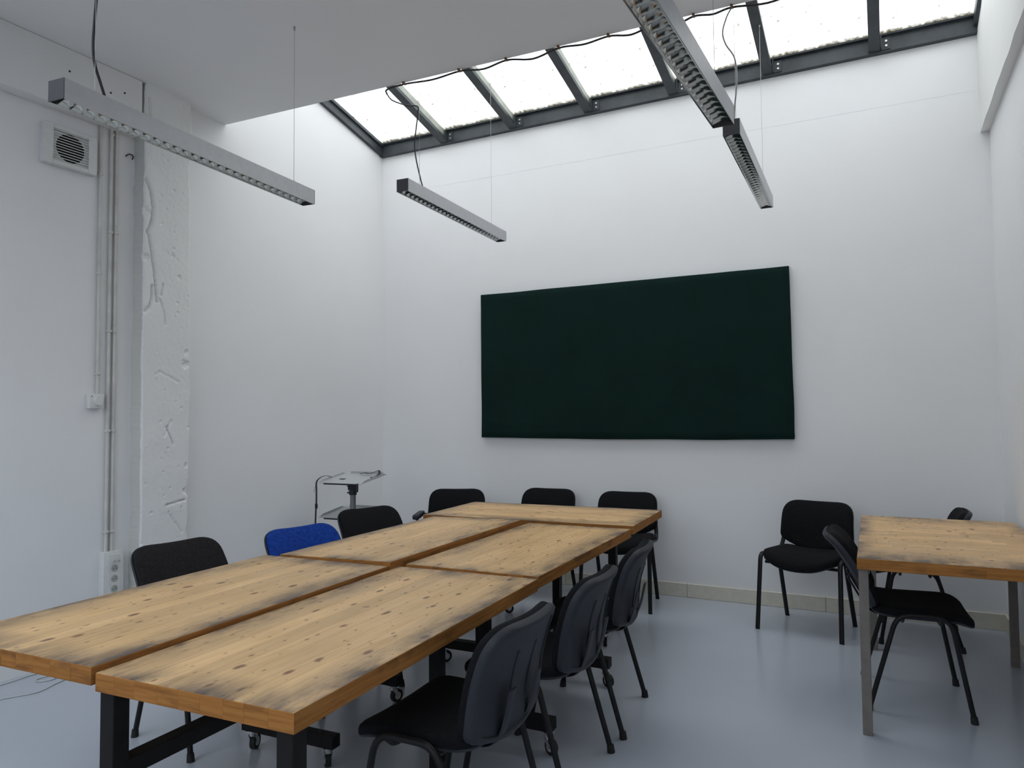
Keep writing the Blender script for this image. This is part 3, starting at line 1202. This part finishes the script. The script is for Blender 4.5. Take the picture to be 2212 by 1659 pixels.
# middle right
t, lc = table('pine table in the middle of the row, right half, edge above the black chairs', -1.632, 3.415, R(1.5), 1.350, 0.652, 0.750, 9, 14)
zb = 0.750 - TH
for X, Y in ((-1.585, 2.83), (-1.60, 3.65)):
    post(t, *lc(X, Y), zb, 0.14, s=0.02)
for Y, x0, x1 in ((2.82, -1.93, -1.27), (3.64, -1.95, -1.31)):
    a, b = lc(x0, Y), lc(x1, Y + 0.02)
    beam_x(t, a[0], b[0], (a[1] + b[1]) / 2 + 0.01, s=0.03)
    caster(t, a[0] + 0.04, (a[1] + b[1]) / 2, ang_=0.2)
    caster(t, b[0] - 0.025, (a[1] + b[1]) / 2, ang_=-0.5)
bar(t, (*lc(-1.585, 2.83), zb - 0.021), (*lc(-1.60, 3.65), zb - 0.021), 0.02, 'top_rail')
bar(t, (*lc(-1.36, 2.83), zb - 0.021), (*lc(-1.86, 2.83), zb - 0.021), 0.02, 'top_rail')

# far crosswise table (length along world x)
t, lc = table('pine table set crosswise at the far end of the row, under the pinboard', -2.060, 4.492, R(93.07), 1.430, 0.760, 0.760, 10, 15)
zb = 0.760 - TH
for X in (-2.40, -1.56):
    a, b = lc(X, 4.25), lc(X, 4.70)
    post(t, *lc(X, 4.45), zb, 0.14)
    y = (a[1] + b[1]) / 2
    beam_x(t, min(a[0], b[0]) - 0.04, max(a[0], b[0]) + 0.04, y)
    caster(t, a[0], y, ang_=0.3)
    caster(t, b[0], y, ang_=2.2)
bar(t, (*lc(-2.40, 4.45), 0.60), (*lc(-1.56, 4.45), 0.60), 0.018)

# small table on the right: staves run across (world x)
t = thing('side_table', 'small pine table on grey steel legs in the right corner, apart from the others', 'table', (0.263, 4.307, 0), R(90.6))
plank_top(t, 0.785, 1.480, 0.776, 26, seed=21, joints=2)
zb = 0.776 - TH
for X, Y in ((-0.098, 3.615), (-0.085, 4.90), (0.612, 3.63), (0.615, 4.90)):
    dx, dy = X - 0.263, Y - 4.307
    c, s = math.cos(R(90.6)), math.sin(R(90.6))
    px, py = dx * c + dy * s, -dx * s + dy * c
    MB().box(px - 0.02, px + 0.02, py - 0.02, py + 0.02, 0, zb, bev=0.002).build('leg', 'leg_taupe', t)
c, s = math.cos(R(90.6)), math.sin(R(90.6))
for X in (-0.085, 0.613):
    q0, q1 = [((X - 0.263) * c + (Y - 4.307) * s, -(X - 0.263) * s + (Y - 4.307) * c) for Y in (3.635, 4.88)]
    MB().box(min(q0[0], q1[0]), max(q0[0], q1[0]), q0[1] - 0.012, q0[1] + 0.012, zb - 0.03, zb, bev=0.001).build('top_rail', 'leg_taupe', t)


# ------------------------------------------------------------------ chairs
def back_outline(wd, ht, rt=0.105, rb=0.03, belly=0.05, flare=0.0):
    """a across, b up from the lower edge of the sides"""
    h = wd / 2
    v = [(-h + flare, ht, rt), (-h, 0.0, rb)]
    for k in range(1, 8):
        a = -h + wd * k / 8
        v.append((a, -belly * math.sin(math.pi * k / 8) ** 0.9, 0))
    v += [(h, 0.0, rb), (h - flare, ht, rt)]
    # densify
    p = round_poly(v, 8)
    out = []
    for i in range(len(p)):
        a, b = p[i], p[(i + 1) % len(p)]
        out.append(a)
        k = int((b - a).length / 0.03)
        for j in range(1, k + 1):
            out.append(a + (b - a) * j / (k + 1))
    return out


def chair_common(back_z0, back_y0, back_z1, back_y1, wd, ht, belly, curve=0.035, prefix='b'):
    """meshes for the back pad and its plastic shell; the back rises from (y0, z0) to (y1, z1)"""
    ol = back_outline(wd, ht, belly=belly, flare=0.012)
    d = Vector((0, back_y1 - back_y0, back_z1 - back_z0)).normalized()
    nrm = Vector((0, -d.z, d.y))                       # towards the sitter

    def fn(a, b, c):
        bend = 0.018 * math.sin(max(0, min(1, b / ht)) * math.pi)          # lumbar bulge
        return Vector((a, back_y0, back_z0)) + d * b + nrm * (c + curve * (a / (wd / 2)) ** 2 + bend)
    pad = MB()
    pillow(pad, ol, [(0.30, 0.0), (0.7, 0.0), (0.985, 0.0), (1.0, 0.006), (1.0, 0.020), (0.985, 0.030), (0.94, 0.036), (0.8, 0.040), (0.55, 0.042), (0.28, 0.042)], fn)
    shell = MB()
    pillow(shell, ol, [(0.3, -0.001), (0.8, -0.001), (1.004, -0.001), (1.012, 0.004), (1.010, -0.012), (0.985, -0.021), (0.93, -0.024), (0.885, -0.024),
                       (0.872, -0.017), (0.6, -0.017), (0.3, -0.017)], fn)
    return pad, shell, fn


def stacking_chair_meshes(top_y):
    d = {}
    pad, shell, fn = chair_common(0.475, 0.205, 0.80, top_y, 0.465, 0.325 / math.cos(math.atan2(top_y - 0.205, 0.325)), 0.035)
    d['pad'] = pad
    d['shell'] = shell
    d['rib'] = []
    for a in (-0.06, 0.06):
        p = [fn(a, 0.05 + 0.19 * k / 8, -0.018) for k in range(9)]
        d['rib'].append(MB().tube(p, 0.004, 6, ry=0.003))
    # seat
    so = round_poly([(-0.215, 0.19, 0.07), (-0.235, -0.24, 0.07), (0.235, -0.24, 0.07), (0.215, 0.19, 0.07)], 8)
    dense = []
    for i in range(len(so)):
        a, b = so[i], so[(i + 1) % len(so)]
        dense.append(a)
        k = int((b - a).length / 0.04)
        for j in range(1, k + 1):
            dense.append(a + (b - a) * j / (k + 1))

    def sfn(a, b, c):
        z = 0.435 + c
        z -= 0.028 * max(0, (-b - 0.14) / 0.10) ** 2            # waterfall front
        z += 0.016 * max(0, (b - 0.06) / 0.13) ** 2
        z += 0.010 * (abs(a) / 0.23) ** 2
        return Vector((a, b, z))
    s = MB()
    pillow(s, dense, [(0.3, 0.0), (0.7, 0.0), (0.985, 0.0), (1.0, 0.007), (1.0, 0.022), (0.985, 0.032), (0.93, 0.039), (0.75, 0.042), (0.5, 0.041), (0.25, 0.04)], sfn)
    d['seat'] = s
    s = MB()
    pillow(s, dense, [(0.3, -0.012), (0.8, -0.012), (0.95, -0.010), (0.99, -0.003), (0.99, 0.001), (0.6, 0.001), (0.3, 0.001)], sfn)
    d['pan'] = s
    f = []
    for sx in (-1, 1):
        x0, x1 = sx * 0.252, sx * 0.243
        path = fillet([(x0, -0.215, 0.008), (x1, -0.135, 0.462), (x1, 0.085, 0.462), (x0, 0.215, 0.008)], [0.07, 0.07])
        f.append(MB().tube(path, 0.0115, 10))
    d['loops'] = f
    s = MB()
    for y in (-0.10, 0.06):
        s.tube(fillet([(-0.243, y, 0.455), (-0.20, y, 0.415), (0.20, y, 0.415), (0.243, y, 0.455)], 0.03), 0.009, 8, side=(0, 1, 0))
    d['cross'] = s
    f = []
    for sx in (-1, 1):
        for y in (-0.215, 0.215):
            f.append(MB().cyl((sx * 0.252, y, 0), (sx * 0.2515, y * 0.985, 0.032), 0.0165, 12, r1=0.0145))
    d['feet'] = f
    dd = Vector((0, top_y - 0.205, 0.325)).normalized()
    br = []
    for sx in (-1, 1):
        p = spline([(sx * 0.09, 0.02, 0.418), (sx * 0.09, 0.13, 0.420), (sx * 0.09, 0.195, 0.438),
                    (sx * 0.09, 0.222 + dd.y * 0.03, 0.495), (sx * 0.09, 0.222 + dd.y * 0.14, 0.495 + dd.z * 0.11)], 6)
        br.append(MB().tube(p, 0.025, 8, ry=0.005))
    d['brackets'] = br
    return d


def assemble_stacking(md, name, label, fabric='fabric_black'):
    t = thing(name, label, 'chair', group='black stacking chairs')
    link('seat', md['seat_m'][fabric], t)
    link('seat_pan', md['pan_m'], t)
    link('backrest', md['pad_m'][fabric], t)
    sh = link('back_shell', md['shell_m'], t)
    for m in md['rib_m']:
        link('rib', m, sh)
    for m in md['loops_m']:
        link('leg_frame', m, t)
    for m in md['feet_m']:
        link('rubber_foot', m, t)
    link('cross_bar', md['cross_m'], t)
    for m in md['brackets_m']:
        link('back_bracket', m, t)
    return t


def finish_stacking(d, fabrics):
    d['seat_m'] = {f: d['seat'].mesh('seat', f, 60) for f in fabrics}
    d['pad_m'] = {f: d['pad'].mesh('backrest', f, 60) for f in fabrics}
    d['pan_m'] = d['pan'].mesh('seat_pan', 'plastic_black', 50)
    d['shell_m'] = d['shell'].mesh('back_shell', 'plastic_black', 50)
    d['rib_m'] = [m.mesh('rib', 'plastic_black', 50) for m in d['rib']]
    d['loops_m'] = [m.mesh('leg_frame', 'metal_black', 60) for m in d['loops']]
    d['feet_m'] = [m.mesh('rubber_foot', 'rubber', 60) for m in d['feet']]
    d['cross_m'] = d['cross'].mesh('cross_bar', 'metal_black', 60)
    d['brackets_m'] = [m.mesh('back_bracket', 'plastic_black', 50) for m in d['brackets']]
    return d


RAKED = finish_stacking(stacking_chair_meshes(0.385), ['fabric_black', 'fabric_charcoal', 'fabric_blue'])
UPRIGHT = finish_stacking(stacking_chair_meshes(0.285), ['fabric_black'])


def put(t, x, y, deg):
    t.location = (x, y, 0)
    t.rotation_euler = (0, 0, R(deg))
    return t


# left side of the row, facing the tables
put(assemble_stacking(RAKED, 'stacking_chair', 'charcoal chair on the left beside the socket strip and pillar', 'fabric_charcoal'), -2.77, 2.395, 83)
put(assemble_stacking(RAKED, 'stacking_chair', 'bright blue fabric chair, the only blue one, on the left of the tables', 'fabric_blue'), -2.555, 2.985, 78)
ch = put(assemble_stacking(RAKED, 'stacking_chair', 'black chair between the blue chair and the projector trolley'), -2.74, 3.75, 71)
# right side of the row, backs to the camera side
put(assemble_stacking(UPRIGHT, 'stacking_chair', 'black chair nearest the camera on the right of the tables, cut off at the bottom'), -1.262, 2.05, -90)
put(assemble_stacking(UPRIGHT, 'stacking_chair', 'middle one of the three black chairs on the right side of the tables'), -1.262, 2.695, -88)
put(assemble_stacking(UPRIGHT, 'stacking_chair', 'farthest of the three black chairs on the right side of the tables'), -1.290, 3.325, -84)
# at the small table
put(assemble_stacking(RAKED, 'stacking_chair', 'black chair pushed under the left side of the small table'), 0.10, 4.17, 94)
put(assemble_stacking(UPRIGHT, 'stacking_chair', 'black chair behind the small table in the right corner, only its back tip above it'), 0.165, 5.290, -90)


def visitor_chair_meshes():
    d = {}
    pad, shell, fn = chair_common(0.545, 0.205, 0.80, 0.275, 0.475, 0.265, 0.075, curve=0.03)
    d['pad'] = pad.mesh('backrest', 'fabric_black', 60)
    d['shell'] = shell.mesh('back_shell', 'plastic_black', 50)
    so = round_poly([(-0.215, 0.19, 0.06), (-0.252, -0.17, 0.09), (-0.16, -0.232, 0.08), (0.16, -0.232, 0.08), (0.252, -0.17, 0.09), (0.215, 0.19, 0.06)], 8)
    dense = []
    for i in range(len(so)):
        a, b = so[i], so[(i + 1) % len(so)]
        dense.append(a)
        k = int((b - a).length / 0.04)
        for j in range(1, k + 1):
            dense.append(a + (b - a) * j / (k + 1))

    def sfn(a, b, c):
        z = 0.448 + c
        z -= 0.045 * max(0, (-b - 0.10) / 0.13) ** 2 * (1 - (abs(a) / 0.26) ** 2)
        z += 0.022 * (abs(a) / 0.25) ** 2
        return Vector((a, b, z))
    s = MB()
    pillow(s, dense, [(0.3, 0.0), (0.7, 0.0), (0.985, 0.0), (1.0, 0.008), (1.0, 0.028), (0.985, 0.040), (0.93, 0.048), (0.75, 0.051), (0.5, 0.050), (0.25, 0.05)], sfn)
    d['seat'] = s.mesh('seat', 'fabric_black', 60)
    s = MB()
    pillow(s, dense, [(0.3, -0.012), (0.8, -0.012), (0.95, -0.010), (0.99, -0.003), (0.99, 0.001), (0.6, 0.001), (0.3, 0.001)], sfn)
    d['pan'] = s.mesh('seat_pan', 'plastic_black', 50)
    fr, re_ = [], []
    for sx in (-1, 1):
        p = fillet([(sx * 0.262, -0.225, 0.0), (sx * 0.250, -0.175, 0.492), (sx * 0.236, 0.165, 0.455), (sx * 0.205, 0.222, 0.70)], [0.055, 0.09])
        fr.append(MB().tube(p, 0.0085, 12, ry=0.015, side=(0, 1, 0)).mesh('front_leg', 'metal_black', 60))
        p = [(sx * 0.222, 0.215, 0.0), (sx * 0.215, 0.055, 0.452)]
        re_.append(MB().tube(p, 0.0085, 12, ry=0.015, side=(0, 1, 0)).mesh('rear_leg', 'metal_black', 60))
    d['front'], d['rear'] = fr, re_
    s = MB().tube([(-0.24, -0.12, 0.425), (0.24, -0.12, 0.425)], 0.01, 8, side=(0, 1, 0))
    s.tube([(-0.215, 0.06, 0.43), (0.215, 0.06, 0.43)], 0.01, 8, side=(0, 1, 0))
    d['cross'] = s.mesh('cross_bar', 'metal_black', 60)
    a = []
    for sx in (-1, 1):
        p = fillet([(sx * 0.262, -0.05, 0.46), (sx * 0.275, -0.13, 0.615), (sx * 0.275, 0.12, 0.615), (sx * 0.225, 0.215, 0.60)], 0.04)
        a.append(MB().tube(p, 0.011, 10).mesh('arm_tube', 'metal_black', 60))
    d['arm'] = a
    a = []
    for sx in (-1, 1):
        a.append(MB().box(sx * 0.275 - 0.026, sx * 0.275 + 0.026, -0.18, 0.10, 0.610, 0.648, bev=0.011, seg=2).mesh('arm_pad', 'plastic_black', 50))
    d['arm_pad'] = a
    return d


VC = visitor_chair_meshes()


def visitor_chair(name, label, x, y, deg, arms=False):
    t = thing(name, label, 'chair', (x, y, 0), R(deg), 'black visitor chairs by the back wall')
    link('seat', VC['seat'], t)
    link('seat_pan', VC['pan'], t)
    link('backrest', VC['pad'], t)
    link('back_shell', VC['shell'], t)
    for m in VC['front']:
        link('front_leg', m, t)
    for m in VC['rear']:
        link('rear_leg', m, t)
    link('cross_bar', VC['cross'], t)
    if arms:
        for m, n in zip(VC['arm'], VC['arm_pad']):
            a = link('armrest', m, t)
            link('arm_pad', n, a)
    return t


visitor_chair('visitor_chair', 'black padded chair standing free against the back wall, left of the small table', -0.468, 5.196, -13)
visitor_chair('visitor_armchair', 'black armchair behind the left end of the crosswise table, armrest showing', -3.08, 4.99, 24, arms=True)
visitor_chair('visitor_chair', 'black chair behind the middle of the crosswise table, back to the wall', -2.47, 5.29, 2)
visitor_chair('visitor_chair', 'black chair behind the right end of the crosswise table, its legs visible', -1.785, 5.285, 4)


# ------------------------------------------------------------------ projector trolley in the corner
def trolley():
    ox, oy = -3.745, 4.56
    t = thing('projector_trolley', 'grey projector trolley with two trays on a pole in the back left corner', 'trolley', (ox, oy, 0), R(4))
    def tray(z, w2, d2, hole=True):
        m = MB()
        m.box(-w2, w2, -d2, d2, z, z + 0.004)
        m.box(-w2 + 0.05, w2 - 0.03, d2 - 0.004, d2, z, z + 0.022)
        for s in (-1, 1):
            m.prism([(-d2, z), (d2, z), (d2 - 0.04, z + 0.018), (-d2 + 0.06, z + 0.018)], 'x', s * w2 - 0.002, s * w2 + 0.002)
        o = m.build('tray', 'tray_grey', t, smooth=0)
        MB().box(-w2 + 0.05, w2 - 0.05, -d2 - 0.004, -d2, z - 0.008, z + 0.003).build('edge_strip', 'plastic_black', o)
        o.rotation_euler = (0.13, 0, 0)
        o.location = (0, z * math.sin(0.13), z * (1 - math.cos(0.13)))
        return o
    top = tray(0.925, 0.195, 0.18)
    MB().box(-0.10, -0.05, -0.05, -0.02, 0.9292, 0.9305).build('slot', 'dark_void', top)
    tray(0.655, 0.20, 0.17)
    MB().cyl((0, 0, 0.06), (0, 0, 0.82), 0.023, 20).build('pole', 'pole_grey', t)
    cl = MB().cyl((0, 0, 0.80), (0, 0, 0.885), 0.030, 16)
    cl.box(-0.032, 0.034, -0.03, 0.03, 0.835, 0.875, bev=0.006)
    cl.prism([(-0.055, 0.868), (-0.02, 0.88), (-0.02, 0.85)], 'y', -0.012, 0.012)
    cl.prism([(-0.055, 0.815), (-0.02, 0.83), (-0.02, 0.805)], 'y', -0.012, 0.012)
    cl.build('clamp', 'plastic_black', t)
    MB().box(-0.024, 0.024, -0.024, 0.024, 0.882, 0.926, bev=0.004).build('bracket', 'pole_grey', t)
    MB().box(-0.058, -0.044, -0.02, 0.02, 0.875, 0.925, bev=0.004).build('hook', 'plastic_black', t)
    for s in (-1, 1):
        MB().box(s * 0.22 - 0.018, s * 0.22 + 0.018, -0.24, 0.24, 0.05, 0.08, bev=0.004).build('foot', 'pole_grey', t)
        for q in (-1, 1):
            MB().cyl((s * 0.22 - 0.01, q * 0.21, 0.025), (s * 0.22 + 0.01, q * 0.21, 0.025), 0.025, 16).build('wheel', 'rubber', t)
    MB().box(-0.22, 0.22, -0.02, 0.02, 0.05, 0.08, bev=0.004).build('foot', 'pole_grey', t)
    # strap: over the tray edge and hanging at the left
    s = thing('strap', 'black strap hanging from the left end of the projector trolley tray', 'strap', (ox, oy, 0.93), R(4))
    p = spline([(-0.192, -0.02, 0.006), (-0.200, -0.06, 0.018), (-0.204, -0.10, 0.020), (-0.206, -0.150, 0.008), (-0.206, -0.188, -0.02), (-0.204, -0.192, -0.08), (-0.204, -0.192, -0.16),
                (-0.208, -0.192, -0.22), (-0.210, -0.193, -0.29), (-0.214, -0.194, -0.42), (-0.214, -0.194, -0.62)], 6)
    MB().tube(p, 0.0085, 8, ry=0.002).build('webbing', 'cable_black', s)
    MB().box(-0.214, -0.193, -0.202, -0.186, -0.225, -0.185, bev=0.004).build('buckle', 'plastic_black', s)
    MB().tube(spline([(-0.206, -0.192, -0.03), (-0.217, -0.19, -0.06), (-0.234, -0.185, -0.10)], 5), 0.0015, 6).build('loose_thread', 'cable_black', s)
    s = thing('strap', 'black strap lying coiled over the right end of the trolley tray', 'strap', (ox, oy, 0.93), R(4))
    p = spline([(-0.01, 0.11, 0.026), (0.03, 0.12, 0.034), (0.08, 0.11, 0.030), (0.13, 0.115, 0.045), (0.165, 0.11, 0.055), (0.185, 0.09, 0.030), (0.188, 0.03, 0.010), (0.180, -0.02, 0.008)], 7)
    MB().tube(p, 0.0025, 8, ry=0.011, side=(0, 0, 1)).build('webbing', 'cable_black', s)
    MB().box(0.170, 0.184, -0.200, -0.188, -0.085, -0.02, bev=0.003).build('hanging_end', 'cable_black', s)


trolley()

# ------------------------------------------------------------------ things on the left wall
# ventilation grille
t = thing('vent_grille', 'white square ventilation grille with a round dark duct on the left wall', 'vent', (XL, 2.60, 3.02))
m = MB()
d_ = 0.045
y0, y1, z0, z1 = -0.158, 0.158, -0.118, 0.118
m.box(0, d_, y0, -0.105, z0, z1, bev=0.003)
m.box(0, d_, 0.105, y1, z0, z1, bev=0.003)
m.box(0, d_, -0.105, 0.105, z0, -0.092, bev=0.003)
m.box(0, d_, -0.105, 0.105, 0.092, z1, bev=0.003)
m.build('frame', 'plastic_white', t)
m = MB()
m.box(0.0, 0.030, -0.106, 0.106, -0.094, 0.094)
m.build('back_plate', 'plastic_white', t)
MB().cyl((0.0302, 0.0, 0), (0.0312, 0.0, 0), 0.084, 40).build('duct_opening', 'dark_void', t)
for k in range(12):
    z = -0.088 + 0.176 * k / 11
    m = MB().box(0.037, d_ - 0.002, -0.106, 0.106, z - 0.0022, z + 0.0022, bev=0.0008)
    m.build('slat', 'plastic_white', t)

# conduits
for nm, y, zb_, zt, lab in (('conduit_pipe', 2.800, 1.572, 3.235, 'thin white conduit running down the left wall to the thermostat'),
                            ('conduit_pipe', 2.868, 0.602, 3.235, 'left one of the two long white conduits down to the socket strip'),
                            ('conduit_pipe', 2.905, 0.602, 3.235, 'right one of the two long white conduits, next to the pillar')):
    t = thing(nm, lab, 'conduit', (XL, y, zb_))
    MB().cyl((0.014, 0, 0), (0.014, 0, zt - zb_), 0.0105, 14).build('pipe', 'conduit', t)
    z = 0.12
    while z < zt - zb_:
        MB().box(0.0, 0.028, -0.014, 0.014, z - 0.008, z + 0.008, bev=0.003).build('clip', 'conduit', t)
        z += 0.62

# thermostat
t = thing('thermostat', 'small white thermostat box with a round dial on the left wall', 'thermostat', (XL, 2.785, 1.525))
MB().box(0, 0.036, -0.046, 0.046, -0.045, 0.045, bev=0.004, seg=2).build('casing', 'plastic_white', t)
MB().cyl((0.036, 0.006, 0), (0.047, 0.006, 0), 0.028, 28, r1=0.026).build('dial', 'plastic_white', t)
MB().box(0.036, 0.0366, -0.036, -0.030, 0.026, 0.032).build('indicator', 'dark_void', t)

# socket strip
t = thing('socket_strip', 'white upright strip of power sockets low on the left wall', 'sockets', (XL, 2.895, 0.0))
MB().box(0, 0.055, -0.065, 0.065, 0.20, 0.602, bev=0.004, seg=2).build('housing', 'plastic_white', t)
MB().box(0.055, 0.058, -0.035, 0.040, 0.215, 0.585, bev=0.001).build('cover', 'plastic_white', t)
for k in range(5):
    z = 0.500 - 0.062 * k
    s = MB().cyl((0.058, 0.004, z), (0.0595, 0.004, z), 0.0225, 24).build('socket', 'socket_grey', t)
    MB().cyl((0.0595, 0.004, z + 0.010), (0.072, 0.004, z + 0.010), 0.0025, 8).build('pin', 'chrome', s)
    for q in (-0.009, 0.009):
        MB().cyl((0.0594, 0.004 + q, z - 0.003), (0.0600, 0.004 + q, z - 0.003), 0.003, 8).build('hole', 'dark_void', s)
m = MB().cyl((0.058, 0.004, 0.548), (0.10, 0.004, 0.548), 0.008, 10)
m.build('key_switch', 'socket_grey', t)

# black stub and old plugs left in the plaster
tag(MB().tube(spline([(XL + 0.001, 2.972, 3.10), (XL + 0.02, 2.985, 3.115), (XL + 0.024, 3.01, 3.108), (XL + 0.001, 3.02, 3.095)], 5), 0.004, 8).build('cable_stub', 'cable_black'),
    'short black cable stub poking from the wall beside the pillar top', 'cable')
for y, z, lab in ((2.545, 3.452, 'dark wall plug in the plaster lintel, alone on the left'), (2.800, 3.425, 'dark wall plug in the plaster lintel, middle one of three'), (2.892, 3.46, 'dark wall plug in the plaster lintel, nearest the pillar')):
    tag(MB().cyl((XP - 0.006, y, z), (XP - 0.002, y, z), 0.006, 10).build('wall_plug', 'rubber'), lab, 'wall plug', 'wall plugs in the lintel')

# loose cables on the floor at the left
for pts, lab in (([(-4.27, 1.9, 0.004), (-4.25, 2.15, 0.004), (-4.235, 2.256, 0.004), (-4.235, 2.36, 0.004), (-4.24, 2.42, 0.004), (-4.20, 2.60, 0.004), (-4.10, 2.75, 0.004)], 'pale cable on the floor closest to the left wall'),
                 ([(-4.12, 1.80, 0.004), (-4.05, 2.05, 0.004), (-4.02, 2.15, 0.004), (-3.95, 2.285, 0.004), (-3.985, 2.40, 0.004), (-4.01, 2.49, 0.004), (-4.08, 2.70, 0.004)], 'pale cable on the floor farthest out from the left wall'),
                 ([(-4.20, 2.60, 0.009), (-4.10, 2.50, 0.006), (-4.065, 2.43, 0.004), (-4.10, 2.38, 0.004), (-4.145, 2.40, 0.004), (-4.13, 2.47, 0.005), (-4.02, 2.56, 0.011)], 'pale looped cable on the floor between two others')):
    tag(MB().tube(spline(pts, 8), 0.004, 8).build('floor_cable', 'cable_white'), lab, 'cable', 'loose cables on the floor')
